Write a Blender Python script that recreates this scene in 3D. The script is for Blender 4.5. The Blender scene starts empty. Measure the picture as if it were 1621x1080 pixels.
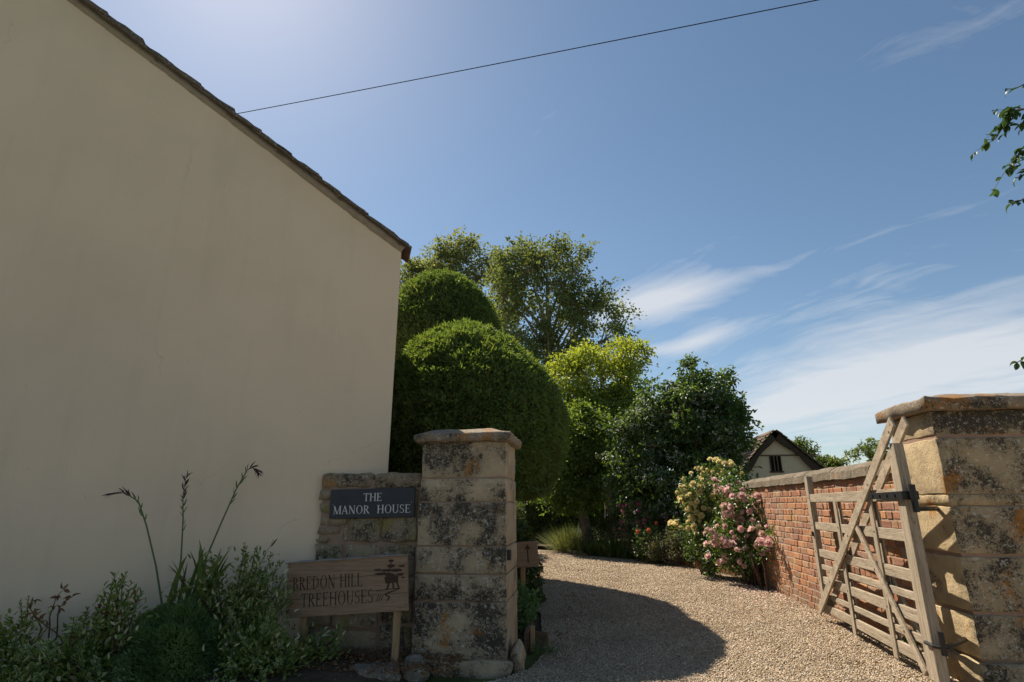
import bpy, bmesh, math, random
import numpy as np
from mathutils import Vector, Matrix, noise as mnoise

random.seed(7)
RNG = np.random.default_rng(11)
R = math.radians
scene = bpy.context.scene
col = scene.collection

# ------------------------------------------------------------------ camera
cam_data = bpy.data.cameras.new("camera")
cam = bpy.data.objects.new("camera", cam_data)
col.objects.link(cam)
cam.location = (0, 0, 1.25)
cam.rotation_euler = (R(90 + 16.4), 0, R(7.4))
cam_data.sensor_width = 36
cam_data.lens = 36 * 883 / 1621
cam_data.clip_start = 0.05
cam_data.clip_end = 2000
scene.camera = cam

# ------------------------------------------------------------------ sky, sun, exposure
SUN_AZ, SUN_EL = -41.6, 50.0            # azimuth from +Y towards +X
sd = Vector((math.sin(R(SUN_AZ)) * math.cos(R(SUN_EL)), math.cos(R(SUN_AZ)) * math.cos(R(SUN_EL)), math.sin(R(SUN_EL))))
SKY_STRENGTH = 0.051
SUN_STRENGTH = 3.5
scene.view_settings.view_transform = 'Standard'
scene.view_settings.look = 'None'
scene.view_settings.exposure = 1.30
scene.view_settings.gamma = 1.0
scene.view_settings.use_curve_mapping = False
scene.render.engine = 'CYCLES'
scene.cycles.use_denoising = True
scene.cycles.max_bounces = 8
scene.cycles.transparent_max_bounces = 8

sun_data = bpy.data.lights.new("sun", 'SUN')
sun_data.energy = SUN_STRENGTH
sun_data.angle = R(0.5)
sun_data.color = (1.0, 0.91, 0.77)
sun = bpy.data.objects.new("sun", sun_data)
col.objects.link(sun)
sun.location = sd * 60
sun.rotation_euler = (-sd).to_track_quat('-Z', 'Y').to_euler()


class NT:
    """small helper round a node tree"""
    def __init__(self, tree):
        self.t = tree

    def n(self, kind, ins=None, **props):
        nd = self.t.nodes.new(kind)
        for k, v in props.items():
            setattr(nd, k, v)
        for k, v in (ins or {}).items():
            s = nd.inputs[k]
            if isinstance(v, bpy.types.NodeSocket):
                self.t.links.new(v, s)
            else:
                s.default_value = v
        return nd

    def math(self, op, a, b=0.0, c=0.0, clamp=False):
        nd = self.n('ShaderNodeMath', {0: a, 1: b, 2: c}, operation=op, use_clamp=clamp)
        return nd.outputs[0]

    def vmath(self, op, a, b=(0, 0, 0)):
        nd = self.n('ShaderNodeVectorMath', {0: a, 1: b}, operation=op)
        return nd.outputs['Value'] if op in ('DOT_PRODUCT', 'LENGTH') else nd.outputs[0]

    def mix(self, f, a, b, blend='MIX'):
        nd = self.n('ShaderNodeMix', None, data_type='RGBA', blend_type=blend)
        for s, v in ((nd.inputs[0], f), (nd.inputs[6], a), (nd.inputs[7], b)):
            if isinstance(v, bpy.types.NodeSocket):
                self.t.links.new(v, s)
            else:
                s.default_value = v if not isinstance(v, tuple) else (v + (1,))[:4]
        return nd.outputs[2]

    def noise(self, vec, scale, detail=4, rough=0.55, dist=0.0, w=None):
        ins = {'Scale': scale, 'Detail': detail, 'Roughness': rough, 'Distortion': dist}
        if vec is not None:
            ins['Vector'] = vec
        return self.n('ShaderNodeTexNoise', ins).outputs['Fac']

    def ramp(self, f, lo, hi):
        nd = self.n('ShaderNodeMapRange', {'Value': f, 'From Min': lo, 'From Max': hi}, clamp=True)
        return nd.outputs[0]

    def mapping(self, vec, loc=(0, 0, 0), rot=(0, 0, 0), scale=(1, 1, 1)):
        return self.n('ShaderNodeMapping', {'Vector': vec, 'Location': loc, 'Rotation': rot, 'Scale': scale}).outputs[0]


world = bpy.data.worlds.new("World")
scene.world = world
world.use_nodes = True
wt = world.node_tree
wt.nodes.clear()
W = NT(wt)
sky = W.n('ShaderNodeTexSky', sky_type='NISHITA', sun_disc=False)
sky.sun_elevation = R(SUN_EL)
sky.sun_rotation = R(SUN_AZ)
sky.altitude = 50
sky.air_density = 1.0
sky.dust_density = 0.35
sky.ozone_density = 1.1
gen = W.n('ShaderNodeTexCoord').outputs['Generated']
sep = W.n('ShaderNodeSeparateXYZ', {0: gen})
zc = W.math('MAXIMUM', sep.outputs[2], 0.0)
zz = W.math('ADD', zc, 0.12)
pu = W.math('DIVIDE', sep.outputs[0], zz)
pv = W.math('DIVIDE', sep.outputs[1], zz)
pl = W.n('ShaderNodeCombineXYZ', {0: pu, 1: pv, 2: 0.0}).outputs[0]
# high thin cirrus: streaked noise on a flat layer, thicker towards the horizon
def wmap(vec, loc, rot, scale):
    """texture-space mapping: features are stretched by scale along the turned axes"""
    return W.n('ShaderNodeMapping', {'Vector': vec, 'Location': loc, 'Rotation': (0, 0, R(rot)), 'Scale': scale}, vector_type='TEXTURE').outputs[0]


warp = W.n('ShaderNodeTexNoise', {'Vector': pl, 'Scale': 1.3, 'Detail': 3.0}).outputs['Color']
plw = W.vmath('ADD', pl, W.vmath('MULTIPLY', W.vmath('SUBTRACT', warp, (.5, .5, .5)), (.5, .5, 0)))
n1 = W.noise(wmap(plw, (3.1, 1.7, 0), -52, (1.5, .42, 1)), 1.0, 8, 0.60, 0.3)
n2 = W.noise(wmap(plw, (1.3, 5.2, 0), -50, (1.3, .09, 1)), 1.0, 7, 0.62, 0.2)
n3 = W.noise(wmap(plw, (4.3, 2.2, 0), -20, (.35, .2, 1)), 1.0, 6, 0.6, 0.3)
cl = W.math('MULTIPLY_ADD', n2, 0.24, W.math('MULTIPLY_ADD', n3, 0.30, W.math('MULTIPLY', n1, 0.48)))
low = W.ramp(zc, 0.50, 0.08)
cov = W.math('MULTIPLY_ADD', low, 0.17, cl)


def cloud_patch(cov, cx, cy, ang, length, width, gain):
    """a bank of cloud on the same flat layer"""
    r = W.vmath('LENGTH', wmap(pl, (cx, cy, 0), ang, (length, width, 1)))
    g = W.n('ShaderNodeMapRange', {'Value': r, 'From Min': 1.0, 'From Max': 0.0}, clamp=True, interpolation_type='SMOOTHSTEP').outputs[0]
    return W.math('MULTIPLY_ADD', g, gain, cov)


CLOUDS = [(.30, 2.03, -36, .50, .25, .42), (.74, 1.70, -39, .62, .075, .10), (1.66, 2.85, -62, 1.9, 1.05, .36), (.52, 2.40, -60, .30, .13, .24), (.30, 2.55, -30, .34, .13, .22), (1.25, 3.3, -66, 1.3, .40, .22)]
for c in CLOUDS:
    cov = cloud_patch(cov, *c)
cden = W.ramp(cov, 0.605, 0.95)
cden = W.math('MULTIPLY', W.math('POWER', cden, 0.9), W.ramp(sep.outputs[2], 0.0, 0.05))
cden = W.math('MULTIPLY', cden, 0.85)
skyc = W.n('ShaderNodeHueSaturation', {'Color': sky.outputs[0], 'Hue': .493, 'Saturation': 1.03, 'Value': .87}).outputs[0]
cloudc = W.mix(0.15, (6.6, 6.6, 6.7), skyc)
fin = W.mix(cden, skyc, cloudc)
bg = W.n('ShaderNodeBackground', {'Color': fin, 'Strength': SKY_STRENGTH})
wo = W.n('ShaderNodeOutputWorld', {'Surface': bg.outputs[0]})


# ------------------------------------------------------------------ materials
def new_mat(name):
    m = bpy.data.materials.new(name)
    m.use_nodes = True
    m.node_tree.nodes.clear()
    return m, NT(m.node_tree)


def finish(m, N, color, rough=0.8, spec=0.3, bump=None, bdist=0.01, bstr=0.6, metallic=0.0, shader=None):
    ins = {'Base Color': color if isinstance(color, bpy.types.NodeSocket) else (tuple(color) + (1,))[:4],
           'Roughness': rough, 'Specular IOR Level': spec, 'Metallic': metallic}
    p = N.n('ShaderNodeBsdfPrincipled', ins)
    if bump is not None:
        b = N.n('ShaderNodeBump', {'Height': bump, 'Distance': bdist, 'Strength': bstr})
        N.t.links.new(b.outputs[0], p.inputs['Normal'])
    out = N.n('ShaderNodeOutputMaterial')
    N.t.links.new(p.outputs[0], out.inputs['Surface'])
    return m


def pos(N):
    return N.n('ShaderNodeNewGeometry').outputs['Position']


def objrand(N):
    return N.n('ShaderNodeObjectInfo').outputs['Random']


def stone_mat(name, light, dark, black=0.5, orange=0.3, off=0.0, yellow=0.0, film_front=.10):
    m, N = new_mat(name)
    p = N.mapping(pos(N), (off, off * 1.7, off * .6))
    base = N.mix(N.ramp(N.noise(p, 5, 6, .6), .35, .68), light, dark)
    base = N.mix(N.math('MULTIPLY', objrand(N), .35), base, (dark[0] * .8, dark[1] * .8, dark[2] * .85))
    fine = N.noise(p, 90, 4, .65)
    mid = N.noise(p, 24, 5, .7)
    patch = N.noise(p, 3.1, 3, .55, .3)
    # black lichen in fine specks that crowd together in places, weighted towards the front-facing sides
    front_facing = N.math('MAXIMUM', N.math('MULTIPLY', N.n('ShaderNodeSeparateXYZ', {0: N.n('ShaderNodeNewGeometry').outputs['Normal']}).outputs[1], -1.0), 0.0)
    film = N.ramp(N.math('ADD', patch, N.math('MULTIPLY', front_facing, film_front)), .42, .66)
    base = N.mix(N.math('MULTIPLY', film, .48), base, (.20, .16, .115))  # grey-brown tint in patches, deeper on the front-facing sides
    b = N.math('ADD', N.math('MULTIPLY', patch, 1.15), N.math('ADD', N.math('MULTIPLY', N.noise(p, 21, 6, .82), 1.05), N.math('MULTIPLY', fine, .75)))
    b = N.math('MULTIPLY_ADD', front_facing, .22, b)
    t = 1.80 - black * .42
    t += .15
    bm = N.ramp(b, t, t + .17)
    base = N.mix(N.math('MULTIPLY', bm, .9), base, (.032, .029, .025))
    # pale lichen rosettes
    v = N.noise(N.mapping(p, (5.2, 1.1, 3.3)), 34, 5, .75)
    pm = N.ramp(N.math('MULTIPLY_ADD', front_facing, .035, v), .60, .655)
    base = N.mix(N.math('MULTIPLY', pm, .8), base, (.50, .465, .39))
    # orange lichen
    o = N.math('ADD', N.noise(N.mapping(p, (9.1, 4.2, 7.7)), 4.5, 3, .5), N.math('MULTIPLY', N.noise(N.mapping(p, (1, 2, 3)), 45, 4, .7), .5))
    t = .99 - orange * .2
    om = N.ramp(o, t, t + .09)
    base = N.mix(N.math('MULTIPLY', om, .8), base, (.36, .15, .028))
    if yellow:
        y = N.noise(N.mapping(p, (2.1, 8.2, 4.7)), 6, 4, .6)
        base = N.mix(N.math('MULTIPLY', N.ramp(y, .62 - yellow * .1, .72 - yellow * .1), .65), base, (.24, .20, .05))
    h = N.math('ADD', N.math('MULTIPLY', mid, .7), N.math('MULTIPLY', fine, .35))
    h = N.math('ADD', h, N.math('MULTIPLY', bm, .12))
    return finish(m, N, base, .92, .15, h, .02, .8)


def simple_noise_mat(name, c1, c2, scale=8, rough=.85, bump=.01, bscale=40, spec=.25, c3=None, metallic=0.0):
    m, N = new_mat(name)
    p = pos(N)
    c = N.mix(N.ramp(N.noise(p, scale, 6, .6), .32, .68), c1, c2)
    if c3:
        c = N.mix(N.ramp(N.noise(p, scale * 5, 4, .7), .58, .7), c, c3)
    c = N.mix(N.math('MULTIPLY', objrand(N), .25), c, tuple(x * .6 for x in c1))
    return finish(m, N, c, rough, spec, N.noise(p, bscale, 5, .6), bump, .7, metallic)


def wood_mat(name, c1, c2, axis, dark=(.06, .045, .03)):
    """weathered timber; axis = direction of the grain"""
    m, N = new_mat(name)
    s = {'x': (1.2, 26, 26), 'y': (26, 1.2, 26), 'z': (26, 26, 1.2)}[axis] if isinstance(axis, str) else axis
    p = N.mapping(pos(N), scale=s)
    oi = N.n('ShaderNodeObjectInfo')
    p = N.vmath('ADD', p, N.n('ShaderNodeCombineXYZ', {0: N.math('MULTIPLY', oi.outputs['Random'], 37.0), 1: 0.0, 2: N.math('MULTIPLY', oi.outputs['Random'], 17.0)}).outputs[0])
    g = N.noise(p, 1.6, 6, .65, .4)
    g2 = N.noise(p, 6.0, 4, .7, .2)
    c = N.mix(N.ramp(g, .32, .66), c1, c2)
    c = N.mix(N.math('MULTIPLY', N.ramp(g2, .56, .68), .8), c, dark)
    kn = N.noise(pos(N), 11.0, 3, .6, .8)
    c = N.mix(N.math('MULTIPLY', N.ramp(kn, .68, .74), .6), c, dark)
    big = N.noise(pos(N), 3.0, 3, .5)
    c = N.mix(N.math('MULTIPLY', N.ramp(big, .5, .75), .35), c, tuple(x * .55 for x in c1))
    return finish(m, N, c, .82, .2, N.math('ADD', g, g2), .006, .7)


def leaf_mat(name, c1, c2, trans=.35, rough=.5, spec=.35, c3=None, through=(1.55, 1.5, .55)):
    m, N = new_mat(name)
    a = N.n('ShaderNodeAttribute', attribute_name='tint').outputs['Fac']
    c = N.mix(N.ramp(a, .1, .9), c1, c2)
    if c3:
        c = N.mix(N.ramp(a, .93, .97), c, c3)
    p = N.n('ShaderNodeBsdfPrincipled', {'Base Color': c, 'Roughness': rough, 'Specular IOR Level': spec})
    tc = N.mix(1.0, c, through, 'MULTIPLY')
    t = N.n('ShaderNodeBsdfTranslucent', {'Color': tc})
    mx = N.n('ShaderNodeMixShader', {0: trans, 1: p.outputs[0], 2: t.outputs[0]})
    out = N.n('ShaderNodeOutputMaterial', {'Surface': mx.outputs[0]})
    return m


def vary_leaf_mat(name, mid, rim, trans=.3, lo=.45, hi=.62):
    """variegated leaf: 'edge' runs 0 on the midrib to 1 on the margin"""
    m, N = new_mat(name)
    e = N.n('ShaderNodeAttribute', attribute_name='edge').outputs['Fac']
    r = objrand(N)
    w = N.math('ADD', e, N.math('MULTIPLY', N.noise(pos(N), 60, 2, .5), .3))
    w = N.math('ADD', w, N.math('MULTIPLY_ADD', r, .45, -.38))
    mm = N.mix(r, mid, tuple(x * .6 for x in mid))
    c = N.mix(N.ramp(w, lo, hi), mm, rim)
    p = N.n('ShaderNodeBsdfPrincipled', {'Base Color': c, 'Roughness': .42, 'Specular IOR Level': .4})
    t = N.n('ShaderNodeBsdfTranslucent', {'Color': c})
    mx = N.n('ShaderNodeMixShader', {0: trans, 1: p.outputs[0], 2: t.outputs[0]})
    N.n('ShaderNodeOutputMaterial', {'Surface': mx.outputs[0]})
    return m


def flat_mat(name, c, rough=.6, spec=.4, metallic=0.0):
    m, N = new_mat(name)
    k = N.mix(N.math('MULTIPLY', N.noise(pos(N), 30, 4, .6), .5), tuple(c), tuple(x * .6 for x in c))
    return finish(m, N, k, rough, spec, N.noise(pos(N), 120, 3, .6), .002, .4, metallic)


M = {}


def render_wall_mat():
    m, N = new_mat('cream_render')
    p = pos(N)
    a = N.noise(p, .9, 4, .5)
    c = N.mix(N.ramp(a, .35, .7), (.76, .59, .42), (.70, .545, .385))
    st = N.noise(N.mapping(p, scale=(6, 6, .5)), 1.0, 5, .6)       # faint vertical weather staining
    c = N.mix(N.math('MULTIPLY', N.ramp(st, .52, .78), .2), c, (.50, .41, .30))
    cv = N.n('ShaderNodeTexVoronoi', {'Vector': N.vmath('ADD', p, N.vmath('MULTIPLY', N.n('ShaderNodeTexNoise', {'Vector': p, 'Scale': 2.5, 'Detail': 5.0}).outputs['Color'], (.5, .5, .5))), 'Scale': .55}, feature='DISTANCE_TO_EDGE').outputs['Distance']
    ck = N.math('MULTIPLY', N.ramp(cv, .0030, .0008), N.ramp(N.noise(N.mapping(p, (4, 1, 7)), 1.1, 3, .5), .54, .64))
    c = N.mix(N.math('MULTIPLY', ck, .35), c, (.30, .24, .17))
    pz = N.n('ShaderNodeSeparateXYZ', {0: p}).outputs[2]
    spl = N.math('MULTIPLY', N.ramp(N.math('ADD', pz, N.math('MULTIPLY', N.noise(p, 5, 5, .6), .5)), .85, .35), .5)
    c = N.mix(spl, c, (.36, .30, .22))
    blot = N.noise(N.mapping(p, (8, 2, 5)), 1.7, 6, .6)
    c = N.mix(N.math('MULTIPLY', N.ramp(blot, .52, .72), .16), c, (.55, .45, .32))
    spk = N.noise(p, 38, 2, .5)
    c = N.mix(N.math('MULTIPLY', N.ramp(spk, .755, .775), .5), c, (.25, .21, .16))
    h = N.math('ADD', N.math('MULTIPLY', N.noise(p, 5, 4, .5), 1.0), N.math('MULTIPLY', N.noise(p, 90, 4, .6), .12))
    return finish(m, N, c, .9, .15, h, .02, .35)


M['render'] = render_wall_mat()
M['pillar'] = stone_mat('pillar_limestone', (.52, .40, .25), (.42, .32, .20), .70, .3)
M['pillar_gold'] = stone_mat('golden_limestone', (.54, .415, .24), (.42, .315, .18), .78, .55, 4.0, film_front=.24)
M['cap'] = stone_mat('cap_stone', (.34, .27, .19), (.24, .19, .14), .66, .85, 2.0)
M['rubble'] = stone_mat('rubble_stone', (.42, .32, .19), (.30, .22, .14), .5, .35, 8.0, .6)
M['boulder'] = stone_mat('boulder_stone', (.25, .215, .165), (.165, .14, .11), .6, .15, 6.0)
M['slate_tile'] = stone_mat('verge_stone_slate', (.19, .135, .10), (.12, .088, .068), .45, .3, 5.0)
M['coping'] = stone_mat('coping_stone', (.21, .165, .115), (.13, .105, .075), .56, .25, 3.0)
M['mortar'] = simple_noise_mat('pink_mortar', (.36, .235, .165), (.29, .20, .15), 10, .95, .012, 70, .1)
M['mortar_grey'] = simple_noise_mat('lime_mortar', (.40, .325, .24), (.31, .245, .18), 12, .95, .012, 70, .1)


def brick_mat():
    m, N = new_mat('old_red_brick')
    p = pos(N)
    oi = N.n('ShaderNodeObjectInfo').outputs['Random']
    a = N.n('ShaderNodeAttribute', attribute_name='tint').outputs['Fac']
    r = N.math('FRACT', N.math('ADD', oi, a))
    cr = N.n('ShaderNodeValToRGB', {'Fac': r})
    e = cr.color_ramp.elements
    e[0].position, e[0].color = 0.0, (.36, .115, .055, 1)
    e[1].position, e[1].color = 1.0, (.30, .13, .085, 1)
    for ps, c in ((.2, (.44, .16, .07, 1)), (.4, (.50, .22, .10, 1)), (.6, (.30, .10, .06, 1)), (.68, (.20, .085, .06, 1)), (.75, (.46, .27, .14, 1)), (.9, (.27, .105, .075, 1))):
        x = e.new(ps)
        x.color = c
    c = N.mix(.30, cr.outputs[0], (.30, .21, .135))
    n = N.noise(p, 28, 6, .7)
    c = N.mix(N.math('MULTIPLY', N.ramp(n, .52, .72), .55), c, (.42, .31, .22))
    n2 = N.noise(p, 12, 5, .7)
    c = N.mix(N.math('MULTIPLY', N.ramp(n2, .60, .72), .6), c, (.11, .06, .045))
    n3 = N.noise(N.mapping(p, (3, 3, 3)), 5, 5, .65)
    c = N.mix(N.math('MULTIPLY', N.ramp(n3, .58, .70), .6), c, (.33, .25, .09))
    lime = N.noise(N.mapping(p, (7, 1, 2)), 2.4, 6, .7)
    c = N.mix(N.math('MULTIPLY', N.ramp(lime, .54, .68), .5), c, (.46, .37, .29))
    pz = N.n('ShaderNodeSeparateXYZ', {0: p}).outputs[2]
    damp = N.ramp(N.math('ADD', pz, N.math('MULTIPLY', lime, .5)), .62, .25)
    c = N.mix(N.math('MULTIPLY', damp, .55), c, (.13, .095, .06))
    return finish(m, N, c, .9, .15, N.math('ADD', n, N.noise(p, 110, 3, .6)), .008, .7)


M['brick'] = brick_mat()
M['oak_y'] = wood_mat('weathered_oak', (.43, .355, .26), (.25, .195, .135), 'y')
M['oak_z'] = wood_mat('weathered_oak_upright', (.43, .355, .26), (.25, .195, .135), 'z')
M['oak_d'] = wood_mat('weathered_oak_brace', (.44, .36, .26), (.26, .20, .14), (20, 6, 9))
M['sign_wood'] = wood_mat('sign_board_wood', (.36, .235, .145), (.25, .165, .105), 'x', (.10, .06, .04))
M['post_wood'] = wood_mat('sign_post_wood', (.42, .275, .14), (.33, .21, .11), 'z')
M['iron'] = flat_mat('black_iron', (.018, .017, .016), .45, .5, .3)
M['plaque'] = simple_noise_mat('slate_plaque', (.022, .024, .032), (.032, .034, .042), 9, .45, .001, 60, .4)
M['white_paint'] = flat_mat('white_letters', (.72, .70, .66), .6)
M['engraved'] = flat_mat('engraved_dark', (.075, .045, .03), .85, .15)
M['lead'] = simple_noise_mat('lead_strip', (.16, .15, .15), (.27, .26, .26), 40, .55, .006, 60, .4)
M['soil'] = simple_noise_mat('bed_soil', (.055, .040, .028), (.10, .075, .052), 6, .95, .05, 18, .1, (.20, .17, .13))
M['bark'] = simple_noise_mat('tree_bark', (.11, .08, .055), (.20, .155, .11), 9, .95, .03, 22, .1)
M['bark_pale'] = simple_noise_mat('pale_bark', (.30, .25, .18), (.17, .14, .10), 4, .9, .02, 16, .1)
M['twig'] = flat_mat('dead_twig', (.10, .065, .045), .8, .2)
M['stem'] = flat_mat('green_stem', (.10, .14, .05), .6, .3)
M['timber_dark'] = wood_mat('dark_timber', (.085, .06, .042), (.05, .036, .026), 'x', (.02, .015, .012))
M['timber_brown'] = wood_mat('edging_timber', (.21, .135, .08), (.13, .085, .055), 'x')
M['barn_plaster'] = simple_noise_mat('barn_plaster', (.68, .55, .385), (.60, .48, .335), 2, .9, .01, 30, .1)
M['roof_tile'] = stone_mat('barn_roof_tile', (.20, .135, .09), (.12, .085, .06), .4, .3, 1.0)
M['black'] = flat_mat('dark_opening', (.012, .011, .010), .9, .1)
M['petal_pink'] = leaf_mat('pink_petals', (.80, .50, .46), (.90, .75, .69), .3, .6, .2, through=(1, 1, 1))
M['petal_yellow'] = leaf_mat('yellow_petals', (.82, .68, .30), (.88, .80, .54), .3, .6, .2, through=(1, 1, 1))
M['petal_orange'] = leaf_mat('orange_petals', (.75, .22, .09), (.80, .34, .18), .3, .6, .2, through=(1, 1, 1))
M['petal_crimson'] = leaf_mat('crimson_petals', (.55, .09, .20), (.70, .25, .38), .3, .6, .2, through=(1, 1, 1))
M['petal_white'] = leaf_mat('white_blossom', (.62, .62, .55), (.75, .75, .68), .3, .6, .2, through=(1, 1, 1))
M['seed_pod'] = leaf_mat('dark_seed_pod', (.06, .025, .035), (.12, .045, .06), .1, .7, .2)

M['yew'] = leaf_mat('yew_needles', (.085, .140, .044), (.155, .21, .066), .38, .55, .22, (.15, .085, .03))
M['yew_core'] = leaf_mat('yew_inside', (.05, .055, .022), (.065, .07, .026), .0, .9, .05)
M['plane'] = leaf_mat('plane_leaves', (.125, .155, .085), (.185, .215, .12), .42, .65, .15)
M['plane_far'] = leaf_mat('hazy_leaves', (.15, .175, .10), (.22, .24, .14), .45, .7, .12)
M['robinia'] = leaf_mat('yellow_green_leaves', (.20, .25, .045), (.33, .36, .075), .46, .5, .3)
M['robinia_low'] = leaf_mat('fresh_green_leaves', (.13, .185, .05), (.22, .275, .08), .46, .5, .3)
M['dark_leaf'] = leaf_mat('dark_glossy_leaves', (.05, .09, .03), (.125, .185, .058), .36, .45, .3)
M['ivy'] = leaf_mat('ivy_leaves', (.09, .145, .036), (.18, .24, .065), .45, .5, .25)
M['rose_leaf'] = leaf_mat('rose_leaves', (.06, .11, .034), (.13, .19, .06), .3, .4, .4)
M['hedge'] = leaf_mat('hedge_leaves', (.042, .068, .018), (.085, .118, .030), .28, .45, .35)
M['grass_blade'] = leaf_mat('iris_blades', (.07, .115, .04), (.15, .20, .07), .35, .45, .35)
M['lavender'] = leaf_mat('grey_green_spikes', (.15, .18, .085), (.26, .28, .14), .3, .7, .2)
M['dusty'] = leaf_mat('dusty_leaves', (.09, .11, .065), (.20, .20, .13), .3, .6, .25)
M['mound'] = leaf_mat('mound_leaves', (.10, .18, .062), (.19, .27, .10), .3, .5, .3)
M['hebe_fol'] = leaf_mat('hebe_filler_leaves', (.08, .13, .032), (.225, .285, .075), .36, .5, .3, (.56, .54, .32))
M['hebe'] = vary_leaf_mat('variegated_leaf', (.125, .20, .055), (.62, .61, .29))
M['pear'] = vary_leaf_mat('overhanging_leaf', (.06, .115, .025), (.12, .19, .045), .5, .9, 1.2)
M['dry_leaf'] = leaf_mat('dry_brown_leaves', (.16, .085, .045), (.26, .14, .07), .2, .8, .15)
M['far_leaf'] = leaf_mat('far_tree_leaves', (.09, .13, .04), (.16, .20, .07), .4, .5, .3)


def gravel_sheet_mat():
    m, N = new_mat('gravel')
    p = pos(N)
    v = N.n('ShaderNodeTexVoronoi', {'Vector': p, 'Scale': 48.0, 'Randomness': 1.0})
    rnd = N.n('ShaderNodeSeparateColor', {0: v.outputs['Color']}).outputs[0]
    cr = N.n('ShaderNodeValToRGB', {'Fac': rnd})
    e = cr.color_ramp.elements
    e[0].position, e[0].color = 0, (.28, .20, .125, 1)
    e[1].position, e[1].color = 1, (.66, .57, .45, 1)
    for ps, c in ((.3, (.44, .33, .21, 1)), (.6, (.55, .425, .28, 1)), (.8, (.46, .38, .29, 1))):
        x = e.new(ps)
        x.color = c
    gap = N.ramp(v.outputs['Distance'], .72, .42)
    c = N.mix(gap, (.22, .16, .105), cr.outputs[0])
    big = N.noise(p, .8, 4, .6)
    c = N.mix(N.math('MULTIPLY', N.ramp(big, .45, .75), .35), c, (.34, .255, .165))
    return finish(m, N, c, .9, .15, gap, .012, 1.0)


M['gravel'] = gravel_sheet_mat()


def chip_mat():
    m, N = new_mat('gravel_chips')
    a = N.n('ShaderNodeAttribute', attribute_name='tint').outputs['Fac']
    cr = N.n('ShaderNodeValToRGB', {'Fac': a})
    e = cr.color_ramp.elements
    e[0].position, e[0].color = 0, (.24, .16, .095, 1)
    e[1].position, e[1].color = 1, (.74, .66, .55, 1)
    for ps, c in ((.2, (.40, .285, .175, 1)), (.5, (.53, .405, .265, 1)), (.75, (.60, .49, .35, 1)), (.86, (.38, .33, .28, 1))):
        x = e.new(ps)
        x.color = c
    p = pos(N)
    d = N.math('MULTIPLY', N.ramp(N.math('ADD', N.noise(p, 1.3, 5, .65), N.math('MULTIPLY', N.noise(p, 9, 3, .6), .25)), .58, .82), .5)
    c = N.mix(d, cr.outputs[0], (.22, .165, .11))
    return finish(m, N, c, .85, .2)


M['chip'] = chip_mat()
M['road'] = simple_noise_mat('road_asphalt', (.15, .14, .13), (.19, .175, .16), 5, .9, .006, 160, .2)
M['grass'] = simple_noise_mat('field_grass', (.07, .10, .03), (.12, .135, .045), 2, .95, .05, 12, .1, (.15, .13, .07))


# ------------------------------------------------------------------ geometry helpers
def link_mesh(name, me, mat, parent=None, loc=(0, 0, 0)):
    o = bpy.data.objects.new(name, me)
    col.objects.link(o)
    if mat is not None and not me.materials:
        me.materials.append(mat)
    o.location = loc
    if parent is not None:
        o.parent = parent
    return o


def tag(o, label=None, cat=None, group=None, kind=None):
    if label:
        o['label'] = label
    if cat:
        o['category'] = cat
    if group:
        o['group'] = group
    if kind:
        o['kind'] = kind
    return o


def thing(name, label, cat, loc, group=None):
    o = bpy.data.objects.new(name, None)
    o.empty_display_size = .1
    col.objects.link(o)
    o.location = loc
    return tag(o, label, cat, group)


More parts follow.
